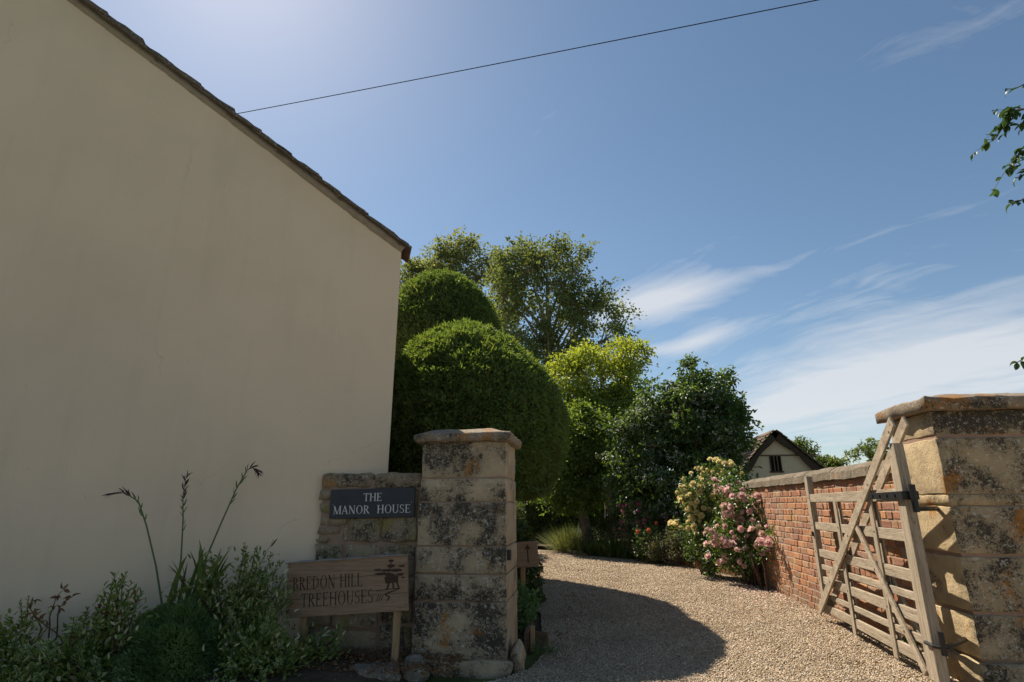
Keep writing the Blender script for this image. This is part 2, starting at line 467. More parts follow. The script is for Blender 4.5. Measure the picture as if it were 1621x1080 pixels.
class MB:
    """collects world-space geometry for ONE mesh"""
    def __init__(self):
        self.v, self.f = [], []

    def add(self, vs, fs):
        b = len(self.v)
        self.v += [tuple(p) for p in vs]
        self.f += [tuple(b + i for i in q) for q in fs]
        return self

    def box(self, x0, x1, y0, y1, z0, z1, rot=None, about=None):
        vs = [Vector((x, y, z)) for z in (z0, z1) for y in (y0, y1) for x in (x0, x1)]
        if rot is not None:
            c = Vector(about) if about else Vector(((x0 + x1) / 2, (y0 + y1) / 2, (z0 + z1) / 2))
            vs = [c + rot @ (p - c) for p in vs]
        return self.add(vs, [(0, 2, 3, 1), (4, 5, 7, 6), (0, 1, 5, 4), (2, 6, 7, 3), (0, 4, 6, 2), (1, 3, 7, 5)])

    def tube(self, pts, rad, n=6, cap=True):
        pts = [Vector(p) for p in pts]
        if not hasattr(rad, '__len__'):
            rad = [rad] * len(pts)
        rings = []
        ref = Vector((.31, .17, .93)).normalized()
        for i, p in enumerate(pts):
            d = (pts[min(i + 1, len(pts) - 1)] - pts[max(i - 1, 0)])
            d = d.normalized() if d.length > 1e-9 else Vector((0, 0, 1))
            if abs(d.dot(ref)) > .95:
                ref = Vector((.9, .3, .1)).normalized()
            a = d.cross(ref).normalized()
            b = d.cross(a).normalized()
            rings.append([p + (a * math.cos(2 * math.pi * k / n) + b * math.sin(2 * math.pi * k / n)) * rad[i] for k in range(n)])
        vs = [q for r in rings for q in r]
        fs = []
        for i in range(len(pts) - 1):
            for k in range(n):
                fs.append((i * n + k, i * n + (k + 1) % n, (i + 1) * n + (k + 1) % n, (i + 1) * n + k))
        if cap:
            fs.append(tuple(range(n - 1, -1, -1)))
            fs.append(tuple((len(pts) - 1) * n + k for k in range(n)))
        return self.add(vs, fs)

    def prism(self, poly, fn, t0, t1):
        """poly: 2-D outline (counter-clockwise); fn(u, v, t) -> world"""
        n = len(poly)
        vs = [fn(u, v, t0) for u, v in poly] + [fn(u, v, t1) for u, v in poly]
        fs = [tuple(range(n - 1, -1, -1)), tuple(range(n, 2 * n))]
        fs += [(i, (i + 1) % n, n + (i + 1) % n, n + i) for i in range(n)]
        return self.add(vs, fs)

    def bevel(self, w, seg=1):
        self._bev = (w, seg)
        return self

    def build(self, name, mat, parent=None, smooth=False, jitter=0.0):
        off = Vector(parent_loc(parent)) if parent is not None else Vector((0, 0, 0))
        me = bpy.data.meshes.new(name)
        me.from_pydata([tuple(Vector(p) - off) for p in self.v], [], self.f)
        bm = bmesh.new()
        bm.from_mesh(me)
        bmesh.ops.recalc_face_normals(bm, faces=bm.faces)
        if getattr(self, '_bev', None):
            ed = [e for e in bm.edges if len(e.link_faces) == 2 and e.calc_face_angle(0) > .6]
            bmesh.ops.bevel(bm, geom=ed, offset=self._bev[0], segments=self._bev[1], affect='EDGES', profile=.5)
        if jitter:
            for v in bm.verts:
                v.co += Vector((random.uniform(-1, 1), random.uniform(-1, 1), random.uniform(-1, 1))) * jitter
        bm.to_mesh(me)
        bm.free()
        if smooth:
            me.polygons.foreach_set('use_smooth', [True] * len(me.polygons))
        return link_mesh(name, me, mat, parent)


def parent_loc(o):
    v = Vector((0, 0, 0))
    while o is not None:
        v += Vector(o.location)
        o = o.parent
    return v


def rough_box(name, x0, x1, y0, y1, z0, z1, mat, parent=None, res=.05, bev=.012, amp=.006, freq=7.0, wob=0.0, seed=0.0, shape=None):
    """a weathered block of stone: a rounded box with a noise-worn surface"""
    off = parent_loc(parent)
    bm = bmesh.new()
    L = Vector((x1 - x0, y1 - y0, z1 - z0))
    c = Vector(((x0 + x1) / 2, (y0 + y1) / 2, (z0 + z1) / 2))
    nx, ny, nz = [max(2, min(26, int(l / res))) for l in L]
    idx = {}

    def vert(i, j, k):
        key = (i, j, k)
        if key not in idx:
            def g(t, n, l):      # crowd the outermost ring of vertices into the bevel
                q = t / n
                if t == 1:
                    q = min(q, bev / l)
                if t == n - 1:
                    q = max(q, 1 - bev / l)
                return (q - .5) * l
            p = Vector((g(i, nx, L.x), g(j, ny, L.y), g(k, nz, L.z)))
            h = L / 2
            q = Vector([max(-h[a] + bev, min(h[a] - bev, p[a])) for a in range(3)])
            d = p - q
            if d.length > 1e-9:
                p = q + d.normalized() * bev * (1 if max(abs(d[a]) for a in range(3)) > .99 * bev else d.length / bev)
            w = p + c
            s = w * freq + Vector((seed, seed * 1.3, seed * .7))
            nv = mnoise.noise_vector(s) + .5 * mnoise.noise_vector(s * 2.7)
            edge = sum(1 for a in range(3) if abs(abs(p[a]) - h[a]) < bev * 1.01)
            p = p + nv * amp * (1.0 + .9 * max(0, edge - 1))
            if wob:
                p += mnoise.noise_vector(w * 2.2 + Vector((seed, 0, 0))) * wob
            if shape:
                p = shape(p, h)
            idx[key] = bm.verts.new(p + c - off)
        return idx[key]
    for i in range(nx):
        for j in range(ny):
            for k in (0, nz):
                q = [vert(i, j, k), vert(i + 1, j, k), vert(i + 1, j + 1, k), vert(i, j + 1, k)]
                bm.faces.new(q if k else q[::-1])
    for i in range(nx):
        for k in range(nz):
            for j in (0, ny):
                q = [vert(i, j, k), vert(i + 1, j, k), vert(i + 1, j, k + 1), vert(i, j, k + 1)]
                bm.faces.new(q[::-1] if j else q)
    for j in range(ny):
        for k in range(nz):
            for i in (0, nx):
                q = [vert(i, j, k), vert(i, j + 1, k), vert(i, j + 1, k + 1), vert(i, j, k + 1)]
                bm.faces.new(q if i else q[::-1])
    me = bpy.data.meshes.new(name)
    bm.to_mesh(me)
    bm.free()
    me.polygons.foreach_set('use_smooth', [True] * len(me.polygons))
    return link_mesh(name, me, mat, parent)


def np_mesh(name, V, F, mat, parent=None, attrs=None, smooth=False):
    """V (n,3) world, F (m,3) or (m,4)"""
    off = np.array(parent_loc(parent)) if parent is not None else np.zeros(3)
    me = bpy.data.meshes.new(name)
    k = F.shape[1]
    me.vertices.add(len(V))
    me.vertices.foreach_set('co', (V - off).astype(np.float32).ravel())
    me.loops.add(F.size)
    me.loops.foreach_set('vertex_index', F.astype(np.int32).ravel())
    me.polygons.add(len(F))
    me.polygons.foreach_set('loop_start', np.arange(0, F.size, k, dtype=np.int32))
    if smooth:
        me.polygons.foreach_set('use_smooth', np.ones(len(F), dtype=bool))
    for an, av in (attrs or {}).items():
        a = me.attributes.new(an, 'FLOAT', 'POINT')
        a.data.foreach_set('value', av.astype(np.float32))
    me.update(calc_edges=True)
    return link_mesh(name, me, mat, parent)


def unit(a):
    return a / np.maximum(np.linalg.norm(a, axis=1, keepdims=True), 1e-9)


def rand_unit(n):
    return unit(RNG.normal(size=(n, 3)))


def leaves(P, D, length, width, N=None, fold=.25, full=False, tint=None, droop=.15):
    """leaf blades at P pointing along D; returns V, F, tint"""
    n = len(P)
    D = unit(D)
    if N is None:
        N = rand_unit(n) + np.array([0, 0, 1.0])
    S = unit(np.cross(D, N))
    U = np.cross(S, D)
    L = (np.broadcast_to(length, n) if np.ndim(length) else length * RNG.uniform(.7, 1.3, n))[:, None]
    Wd = (np.broadcast_to(width, n) if np.ndim(width) else width * RNG.uniform(.75, 1.25, n))[:, None]
    if tint is None:
        tint = RNG.random(n)
    if full:
        b = P
        m = P + D * L * .5
        t = P + D * L - U * L * droop
        l1 = P + D * L * .28 + S * Wd * .46 + U * Wd * fold
        l2 = P + D * L * .66 + S * Wd * .38 + U * Wd * fold * .8 - U * L * droop * .4
        r1 = P + D * L * .28 - S * Wd * .46 + U * Wd * fold
        r2 = P + D * L * .66 - S * Wd * .38 + U * Wd * fold * .8 - U * L * droop * .4
        V = np.stack([b, m, t, l1, l2, r1, r2], 1).reshape(-1, 3)
        f = np.array([[0, 1, 3], [1, 4, 3], [1, 2, 4], [0, 5, 1], [1, 5, 6], [1, 6, 2]])
        k = 7
    else:
        b = P
        t = P + D * L - U * L * droop
        l1 = P + D * L * .45 + S * Wd * .5 + U * Wd * fold
        r1 = P + D * L * .45 - S * Wd * .5 + U * Wd * fold
        V = np.stack([b, l1, t, r1], 1).reshape(-1, 3)
        f = np.array([[0, 2, 1], [0, 3, 2]])
        k = 4
    F = (np.arange(n)[:, None, None] * k + f[None]).reshape(-1, 3)
    return V, F, np.repeat(tint, k)


def leaf_obj(name, P, D, length, width, mat, parent=None, **kw):
    V, F, t = leaves(P, D, length, width, **kw)
    return np_mesh(name, V, F, mat, parent, {'tint': t})


def blades(name, bases, dirs, length, width, mat, parent, seg=4, bend=.5, tint=None, tipw=.05):
    """long arching strap leaves"""
    n = len(bases)
    D = unit(dirs)
    up = np.array([0, 0, 1.0])
    S = unit(np.cross(D, up) + 1e-6)
    L = length * RNG.uniform(.6, 1.2, n)
    Wd = width * RNG.uniform(.7, 1.2, n)
    hd = D.copy()
    hd[:, 2] = 0
    bd = RNG.uniform(.2, 1.0, n) * bend
    rows = []
    for i in range(seg + 1):
        t = i / seg
        c = bases + D * (L * t)[:, None] + unit(hd + 1e-6) * (L * bd * t * t * .6)[:, None] - up * (L * bd * t ** 3 * .6)[:, None]
        w = Wd * (1 - t) ** .6 * .5 + Wd * tipw * .5
        rows.append(c + S * w[:, None])
        rows.append(c - S * w[:, None])
    V = np.stack(rows, 1).reshape(-1, 3)
    k = 2 * (seg + 1)
    f = np.array([[2 * i, 2 * i + 1, 2 * i + 3, 2 * i + 2] for i in range(seg)])
    F = (np.arange(n)[:, None, None] * k + f[None]).reshape(-1, 4)
    t = np.repeat(RNG.random(n) if tint is None else tint, k)
    return np_mesh(name, V, F, mat, parent, {'tint': t})


def vnoise(P, f, seed=0.0):
    return np.array([mnoise.noise(Vector((p[0] * f + seed, p[1] * f - seed, p[2] * f + seed * .5))) for p in P])


# ------------------------------------------------------------------ setting: ground
def poly_sheet(name, pts, z, mat, zfn=None, kind='structure', thick=0.0):
    mb = MB()
    if thick:
        mb.prism(pts, lambda u, v, t: Vector((u, v, t)), z - thick, z)
    else:
        mb.add([(x, y, z) for x, y in pts], [tuple(range(len(pts)))])
    o = mb.build(name, mat)
    return tag(o, kind=kind)


# one sheet to the horizon, the road, the drive
poly_sheet('ground', [(-400, -400), (400, -400), (400, 700), (-400, 700)], -.03, M['grass'])
poly_sheet('road', [(-120, -9.0), (120, -9.0), (120, -2.2), (-120, -2.2)], -.012, M['road'])
DRIVE = [(-9, -2.25), (9, -2.25), (9, 4.7), (3.2, 4.7), (2.9, 5.4), (2.9, 11.2), (2.72, 11.5), (1.82, 14.03), (.9, 14.75), (-.13, 15.45), (-.94, 17.0), (-1.9, 18.0), (-4, 18.8), (-9, 19.2),
         (-9, 17.2), (-4, 17.2), (-2.0, 16.4), (-1.6, 14.5), (-1.2, 11), (-.9, 8.4), (-.6, 7.3), (-.5, 6.2), (-.42, 5.5), (-.5, 4.95), (-.75, 4.6), (-1.35, 4.35), (-2.2, 3.75), (-3.4, 3.2), (-6, 2.9)]
poly_sheet('gravel_drive', DRIVE, 0.0, M['gravel'])


def inside(poly, x, y):
    px = np.array([p[0] for p in poly])
    py = np.array([p[1] for p in poly])
    r = np.zeros(len(x), bool)
    j = len(poly) - 1
    for i in range(len(poly)):
        c = ((py[i] > y) != (py[j] > y)) & (x < (px[j] - px[i]) * (y - py[i]) / (py[j] - py[i] + 1e-12) + px[i])
        r ^= c
        j = i
    return r


def chips(name, n, xr, yr, smin, smax, zlift, power=1.0, poly=None, tint=None):
    u = RNG.random(n)
    y = yr[0] * (yr[1] / yr[0]) ** u if power == 1 else RNG.uniform(yr[0], yr[1], n)
    x = RNG.uniform(xr[0], xr[1], n)
    if poly:
        k = inside(poly, x, y)
        x, y = x[k], y[k]
    n = len(x)
    s = RNG.uniform(smin, smax, n) * np.clip(.72 + y / 18, .8, 1.6)
    o = np.array([[1, 0, 0], [0, 1, 0], [-1, 0, 0], [0, -1, 0], [0, 0, 1], [0, 0, -1]], float)
    f = np.array([[0, 1, 4], [1, 2, 4], [2, 3, 4], [3, 0, 4], [1, 0, 5], [2, 1, 5], [3, 2, 5], [0, 3, 5]])
    sc = np.stack([s * RNG.uniform(.7, 1.3, n), s * RNG.uniform(.5, 1.0, n), s * RNG.uniform(.35, .7, n)], 1)
    V = o[None] * sc[:, None, :] + RNG.normal(0, .22, (n, 6, 3)) * s[:, None, None]
    a = RNG.uniform(0, 6.283, n)
    tx = RNG.normal(0, .35, n)
    ca, sa, ct, st = np.cos(a), np.sin(a), np.cos(tx), np.sin(tx)
    X = V[:, :, 0].copy()
    Z = V[:, :, 2].copy()
    V[:, :, 0] = X * ct[:, None] - Z * st[:, None]
    V[:, :, 2] = X * st[:, None] + Z * ct[:, None]
    X = V[:, :, 0].copy()
    Y = V[:, :, 1].copy()
    V[:, :, 0] = X * ca[:, None] - Y * sa[:, None] + x[:, None]
    V[:, :, 1] = X * sa[:, None] + Y * ca[:, None] + y[:, None]
    V[:, :, 2] += (s * .25 + RNG.uniform(0, zlift, n))[:, None]
    F = (np.arange(n)[:, None, None] * 6 + f[None]).reshape(-1, 3)
    t = np.repeat(RNG.random(n) if tint is None else RNG.uniform(tint[0], tint[1], n), 6)
    o = np_mesh(name, V.reshape(-1, 3), F, M['chip'], None, {'tint': t})
    return tag(o, kind='stuff')


chips('gravel', 210000, (-1.4, 2.85), (4.2, 17.0), .0045, .0105, .006, 1, DRIVE)

# planting beds: gently mounded soil
def bed(name, poly, h, n=26):
    xs = [p[0] for p in poly]
    ys = [p[1] for p in poly]
    cx, cy = sum(xs) / len(xs), sum(ys) / len(ys)
    mb = MB()
    rings = [1.0, .93, .8, .55, .25]
    hs = [-.02, .45, .8, 1.0, 1.0]
    k = len(poly)
    vs = []
    for r, z in zip(rings, hs):
        for (x, y) in poly:
            q = Vector((cx + (x - cx) * r, cy + (y - cy) * r, 0))
            vs.append((q.x, q.y, (z * h if z > 0 else -.02) + (mnoise.noise(q * 3) * .03 if r < 1 else 0)))
    vs.append((cx, cy, h))
    fs = []
    for i in range(len(rings) - 1):
        for j in range(k):
            fs.append((i * k + j, i * k + (j + 1) % k, (i + 1) * k + (j + 1) % k, (i + 1) * k + j))
    b = (len(rings) - 1) * k
    fs += [(b + j, b + (j + 1) % k, len(vs) - 1) for j in range(k)]
    mb.add(vs, fs)
    return tag(mb.build(name, M['soil'], smooth=True), kind='structure')


bed('flower_bed', [(-6, 2.75), (-3.4, 3.1), (-2.3, 3.7), (-1.5, 4.25), (-1.32, 4.5), (-1.42, 4.95), (-2.4, 5.2), (-6.5, 3.6)], .12)
bed('shade_bed', [(-.55, 5.55), (-.52, 6.2), (-.62, 7.3), (-.95, 8.4), (-1.25, 11), (-1.65, 14.5), (-2.1, 16.4), (-6, 16.6), (-6, 9), (-1.9, 5.6)], .09)
bed('border_bed', [(2.9, 11.4), (2.78, 11.6), (1.9, 14.05), (.95, 14.82), (-.1, 15.55), (-.9, 17.05), (-1.8, 18.1), (-4, 18.95), (-9, 19.5), (-9, 24), (12, 24), (12, 11.3)], .10)

# ------------------------------------------------------------------ house on the left
TH = R(67.6)
HD = Vector((math.sin(TH), math.cos(TH), 0))       # along the gable wall, towards the corner
HB = Vector((-math.cos(TH), math.sin(TH), 0))      # back into the house
HP0 = Vector((-2.38, 5.05, 0))


def hpt(s, b, z):
    return HP0 + HD * s + HB * b + Vector((0, 0, z))


S1, S0 = .545, -8.455
EAVE, PEAK = 3.885, 6.96
SM = (S0 + S1) / 2
SLOPE = (PEAK - EAVE) / (S1 - SM)
DEPTH = 3.3
house = thing('house', 'tall cream rendered house gable with stone slate verge, left of the entrance', 'house', hpt(SM, 0, 0))
mb = MB()
# the gable wall is a fine grid so its face can be a little uneven, as old render is
nu, nv = 60, 46
vs, fs = [], []
for i in range(nu + 1):
    s = S0 + (S1 - S0) * i / nu
    top = PEAK - abs(s - SM) * SLOPE
    for j in range(nv + 1):
        z = top * j / nv
        p = hpt(s, 0, z)
        e = min(1, (S1 - s) * 3, (s - S0) * 3)
        d = mnoise.noise(Vector((s * .9, z * .9, 3.3))) * .016 + mnoise.noise(Vector((s * 2.6, z * 2.6, 7.3))) * .005
        vs.append(p - HB * d * max(0, e))
for i in range(nu):
    for j in range(nv):
        a = i * (nv + 1) + j
        fs.append((a, a + nv + 1, a + nv + 2, a + 1))
mb.add(vs, fs)
pe = [hpt(S0, 0, 0), hpt(S1, 0, 0), hpt(S1, 0, EAVE), hpt(SM, 0, PEAK), hpt(S0, 0, EAVE)]
pb = [p + HB * DEPTH for p in pe]
mb.add(pe + pb, [(9, 8, 7, 6, 5), (1, 6, 7, 2), (0, 4, 9, 5), (2, 7, 8, 3), (4, 3, 8, 9)])
mb.build('wall', M['render'], house, smooth=False)
mb = MB()
for sg, sa in ((1, S1), (-1, S0)):
    a0 = hpt(SM, -.03, PEAK + .01)
    e0 = hpt(sa + sg * .015, -.03, EAVE - .015 * SLOPE + .01)
    up = Vector((0, 0, .07))
    q = [a0, e0, e0 + HB * (DEPTH + .1), a0 + HB * (DEPTH + .1)]
    mb.add([p for p in q] + [p + up for p in q], [(3, 2, 1, 0), (4, 5, 6, 7), (0, 1, 5, 4), (1, 2, 6, 5), (2, 3, 7, 6), (3, 0, 4, 7)])
mb.build('roof', M['slate_tile'], house)
# mortar bedding under the verge
mb = MB()
sl = Vector((HD.x, HD.y, -SLOPE)).normalized()
nrm = sl.cross(HB).normalized()
if nrm.z < 0:
    nrm = -nrm
pa, pe_ = hpt(SM, 0, PEAK), hpt(S1 + .02, 0, EAVE - .02 * SLOPE)
k = 70
vs, fs = [], []
for i in range(k + 1):
    p = pa.lerp(pe_, i / k)
    w = .05 + .014 * mnoise.noise(Vector((i * .7, 1, 2)))
    o = .035 + .012 * mnoise.noise(Vector((i * .5, 9, 2)))
    for a, b in ((0.02, .03), (-o, .03), (-o * .8, -w * .4), (.02, -w)):
        vs.append(p + HB * a + nrm * b)
for i in range(k):
    for j in range(3):
        fs.append((i * 4 + j, i * 4 + j + 1, i * 4 + j + 5, i * 4 + j + 4))
mb.add(vs, fs)
mb.build('mortar_bedding', M['mortar_grey'], house, smooth=True)
# verge slates, each lapping over the one below
L_tot = (pe_ - pa).length
t = .0
i = 0
tiles = []
while t < L_tot + .02:
    ln = random.uniform(.34, .50) * (1.0 if t < L_tot * .75 else .8)
    tiles.append((t, min(t + ln + .10, L_tot + .06)))
    t += ln
for i, (t0, t1) in enumerate(tiles):
    th = random.uniform(.024, .038) * (1 - .35 * t0 / L_tot)
    w0 = -random.uniform(.075, .11)
    for lay in range(2):
        lift = .022 + lay * .030 * (1 - .45 * t0 / L_tot)
        aa = pa + sl * (t0 - .04 * lay) + nrm * (lift + .006 * random.random())
        bb = pa + sl * (t1 - .05 * lay) + nrm * (lift + random.uniform(.014, .028))
        ov = w0 + (.018 * lay) + random.uniform(-.01, .01)
        mb = MB()
        nseg = 5
        vs, fs = [], []
        for q in range(nseg + 1):
            p = aa.lerp(bb, q / nseg)
            jo = random.uniform(-.012, .012)
            jt = random.uniform(-.006, .006)
            vs += [p + HB * (ov + jo), p + HB * .32, p + HB * .32 + nrm * th, p + HB * (ov + jo + .008) + nrm * (th + jt)]
        for q in range(nseg):
            for j in range(4):
                fs.append((q * 4 + j, q * 4 + (j + 1) % 4, q * 4 + 4 + (j + 1) % 4, q * 4 + 4 + j))
        fs += [(3, 2, 1, 0), tuple(nseg * 4 + j for j in range(4))]
        mb.add(vs, fs)
        mb.build('verge_slate', M['slate_tile'], house)


# ------------------------------------------------------------------ gate pillars
def pillar_blocks(root, x0, x1, y0, y1, rows, mat, seed):
    """rows: list of (z0, z1, inset)"""
    for i, (z0, z1, e) in enumerate(rows):
        rough_box('stone_block', x0 + e, x1 - e, y0 + e, y1 - e, z0, z1, mat, root, .04, .008, .0038, 10.0, .002, seed + i * 3.1)


lp = thing('gate_pillar', 'square lichen-blackened stone gate pillar beside the low wall with the name plaque', 'gate pillar', (-1.04, 5.2, 0), 'stone gate pillars')
LX0, LX1, LY0, LY1 = -1.435, -.672, 4.83, 5.53
MB().box(LX0 + .017, LX1 - .017, LY0 + .017, LY1 - .017, -.02, 1.79).build('mortar_core', M['mortar'], lp)
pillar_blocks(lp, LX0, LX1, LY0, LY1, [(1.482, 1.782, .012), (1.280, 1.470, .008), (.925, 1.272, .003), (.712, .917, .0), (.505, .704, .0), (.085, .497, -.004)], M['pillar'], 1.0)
for (a, b, s) in ((-1.47, -1.10, 1), (-1.09, -.64, 2)):
    rough_box('plinth_stone', a, b, 4.775, 5.56, -.08, .075, M['pillar'], lp, .05, .025, .014, 7, .015, 20 + s)


def cap_shape(p, h):
    if p.z > 0:
        f = 1 - max(abs(p.x) / h.x, abs(p.y) / h.y)
        p = Vector((p.x, p.y, p.z + .055 * min(1.0, f * 2.2)))
    return p


rough_box('cap_stone', LX0 - .05, LX1 + .045, LY0 - .055, LY1 + .05, 1.783, 1.853, M['cap'], lp, .04, .018, .008, 8, .005, 31, lambda p, h: cap_shape(p, h))
# iron gate catch fixed to the left pillar
gc = MB().box(-.675, -.640, 4.855, 4.905, .815, .895).bevel(.006).build('gate_catch', M['iron'], lp)

rp = thing('gate_pillar', 'large golden stone gate pillar carrying the hinges of the open wooden gate', 'gate pillar', (3.15, 5.2, 0), 'stone gate pillars')
RX0, RX1, RY0, RY1 = 2.742, 3.56, 4.83, 5.49
MB().box(RX0 + .013, RX1 - .013, RY0 + .013, RY1 - .013, -.02, 1.97).build('mortar_core', M['mortar'], rp)
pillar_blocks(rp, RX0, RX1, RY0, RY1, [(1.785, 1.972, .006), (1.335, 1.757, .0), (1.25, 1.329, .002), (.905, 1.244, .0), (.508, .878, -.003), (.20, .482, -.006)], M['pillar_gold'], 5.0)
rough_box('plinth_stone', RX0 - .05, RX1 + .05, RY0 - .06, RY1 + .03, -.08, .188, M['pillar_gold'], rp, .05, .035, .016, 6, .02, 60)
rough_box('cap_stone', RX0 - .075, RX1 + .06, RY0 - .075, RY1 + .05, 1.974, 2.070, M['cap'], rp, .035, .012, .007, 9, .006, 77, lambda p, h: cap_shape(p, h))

# ------------------------------------------------------------------ low rubble wall with the slate plaque
lw = thing('stone_wall', 'low lichened rubble stone wall joining the house to the left gate pillar', 'wall', (-1.92, 5.15, 0))
WX0, WX1, WY0, WY1 = -2.405, -1.44, 4.985, 5.29
MB().box(WX0 + .02, WX1, WY0 + .016, WY1, -.02, 1.47).build('mortar_core', M['mortar'], lw)
STONES = [(503, 591, 752, 776), (593, 668, 750, 776), (504, 527, 778, 796), (505, 527, 798, 818), (530, 594, 779, 818), (597, 662, 779, 818), (506, 527, 821, 833), (531, 556, 822, 834),
          (500, 545, 837, 852), (549, 558, 838, 862), (560, 610, 823, 862), (612, 663, 822, 862), (499, 552, 866, 903), (500, 530, 855, 863), (558, 604, 866, 903), (610, 664, 867, 912), (497, 545, 907, 951),
          (549, 602, 907, 951), (606, 640, 916, 950), (644, 664, 916, 950), (496, 542, 955, 990), (546, 612, 955, 992), (618, 662, 954, 983), (496, 540, 993, 1046), (544, 612, 996, 1046), (618, 662, 987, 1046)]
for i, (a, b, c, d) in enumerate(STONES):
    xa, xb = -1.466 + (a - 667) * .00596, -1.466 + (b - 667) * .00596
    za, zb = 1.527 - (d - 751) * .00528, 1.527 - (c - 751) * .00528
    pr = random.uniform(-.004, .016)
    top = c < 760
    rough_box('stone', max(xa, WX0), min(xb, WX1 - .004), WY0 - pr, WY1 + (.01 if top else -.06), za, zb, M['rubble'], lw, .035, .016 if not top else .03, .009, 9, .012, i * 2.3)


# lettering built of strokes: a plain roman capital alphabet
def arc(cx, cy, rx, ry, a0, a1, thick, thin, n=14):
    out, inn = [], []
    for i in range(n + 1):
        a = R(a0 + (a1 - a0) * i / n)
        w = thin + (thick - thin) * abs(math.cos(a)) ** 1.5
        out.append((cx + math.cos(a) * (rx), cy + math.sin(a) * ry))
        inn.append((cx + math.cos(a) * (rx - w), cy + math.sin(a) * (ry - max(thin, w * .6))))
    return [[out[i], out[i + 1], inn[i + 1], inn[i]] for i in range(n)]


def bar(x0, y0, x1, y1, w):
    d = Vector((x1 - x0, y1 - y0)).normalized()
    n = Vector((-d.y, d.x)) * w / 2
    return [(x0 - n.x, y0 - n.y), (x1 - n.x, y1 - n.y), (x1 + n.x, y1 + n.y), (x0 + n.x, y0 + n.y)]


def serif(x, y, w=.17, h=.035):
    y0 = y if y < .5 else y - h
    return [(x - w / 2 - .02, y0), (x + w / 2 + .02, y0), (x + w / 2 + .02, y0 + h), (x - w / 2 - .02, y0 + h)]


def stem(x, w, y0=0, y1=1, top=True, bot=True):
    q = [bar(x, y0, x, y1, w)]
    if top:
        q.append(serif(x, y1, w + .14))
    if bot:
        q.append(serif(x, y0, w + .14))
    return q


K, k_ = .125, .05
GLYPH = {
    'T': (.74, stem(.37, K, top=False) + [bar(.03, .97, .71, .97, .06), bar(.05, .98, .05, .80, .045), bar(.69, .98, .69, .80, .045)]),
    'H': (.84, stem(.15, K) + stem(.69, K) + [bar(.15, .51, .69, .51, k_)]),
    'E': (.68, stem(.15, K) + [bar(.1, .975, .58, .975, k_), bar(.15, .51, .45, .51, k_), bar(.1, .025, .62, .025, k_), bar(.57, 1, .57, .82, .04), bar(.45, .6, .45, .42, .035), bar(.61, 0, .61, .2, .04)]),
    'M': (1.0, stem(.13, k_, top=False) + stem(.87, K) + [bar(.12, 1, .49, .02, K), bar(.49, .02, .85, 1, k_), serif(.08, 1, .14)]),
    'A': (.82, [bar(.10, 0, .40, 1, k_), bar(.38, 1, .70, 0, K), bar(.2, .34, .58, .34, k_), serif(.10, 0, .17), serif(.70, 0, .2)]),
    'N': (.86, stem(.14, k_, top=False) + stem(.72, k_, bot=False) + [bar(.12, 1, .72, 0, K), serif(.1, 1, .14)]),
    'O': (.88, arc(.44, .5, .39, .52, 0, 360, .13, .045, 28)),
    'R': (.76, stem(.15, K) + arc(.22, .74, .38, .26, -90, 90, .13, .05) + [bar(.1, .975, .24, .975, k_), bar(.1, .5, .24, .5, k_), bar(.34, .5, .68, .0, K), serif(.70, 0, .14)]),
    'U': (.82, stem(.14, K, .32, 1, True, False) + stem(.67, k_, .32, 1, True, False) + arc(.39, .34, .31, .36, 180, 360, .12, .05)),
    'S': (.60, arc(.29, .74, .235, .27, 40, 270, .10, .05) + arc(.30, .26, .255, .27, -140, 90, .11, .05) + [bar(.49, .98, .49, .78, .035), bar(.06, .02, .06, .24, .035)]),
    'B': (.72, stem(.15, K) + arc(.22, .755, .33, .245, -90, 90, .12, .05) + arc(.24, .26, .40, .26, -90, 90, .13, .05) + [bar(.1, .975, .24, .975, k_), bar(.1, .515, .26, .515, k_), bar(.1, .025, .26, .025, k_)]),
    'D': (.84, stem(.15, K) + arc(.26, .5, .50, .5, -90, 90, .13, .05) + [bar(.1, .975, .28, .975, k_), bar(.1, .025, .28, .025, k_)]),
    'I': (.34, stem(.17, K)),
    'L': (.66, stem(.15, K) + [bar(.1, .025, .58, .025, k_), bar(.58, 0, .58, .22, .04)]),
    ' ': (.42, []),
}


def text_polys(txt, h, track=.06, sx=1.0):
    x, out = 0, []
    for ch in txt:
        w, g = GLYPH[ch]
        for p in g:
            out.append([((u + x) * h * sx, v * h) for u, v in p])
        x += w + track
    return out, (x - track) * h * sx


def add_text(mb, txt, fn, cx, y, h, depth, width=None, z0=-.002):
    polys, w = text_polys(txt, h)
    s = 1.0
    if width:
        s = width / w
    for i, p in enumerate(polys):
        mb.prism([(cx - w * s / 2 + u * s, y + v) for u, v in p], fn, z0, depth + (i % 9) * .00006)


pq = thing('name_plaque', 'black slate house name plaque fixed on the low stone wall', 'sign', (-1.89, 4.96, 1.27))
PX0, PX1, PZ0, PZ1 = -2.285, -1.505, 1.143, 1.392
TILT = R(1.3)


def pfn(u, v, t):
    c = (PX0 + PX1) / 2
    dx, dz = u - c, v - 1.267
    return Vector((c + dx * math.cos(TILT) - dz * math.sin(TILT), WY0 - .038 - t, 1.267 + dx * math.sin(TILT) + dz * math.cos(TILT)))


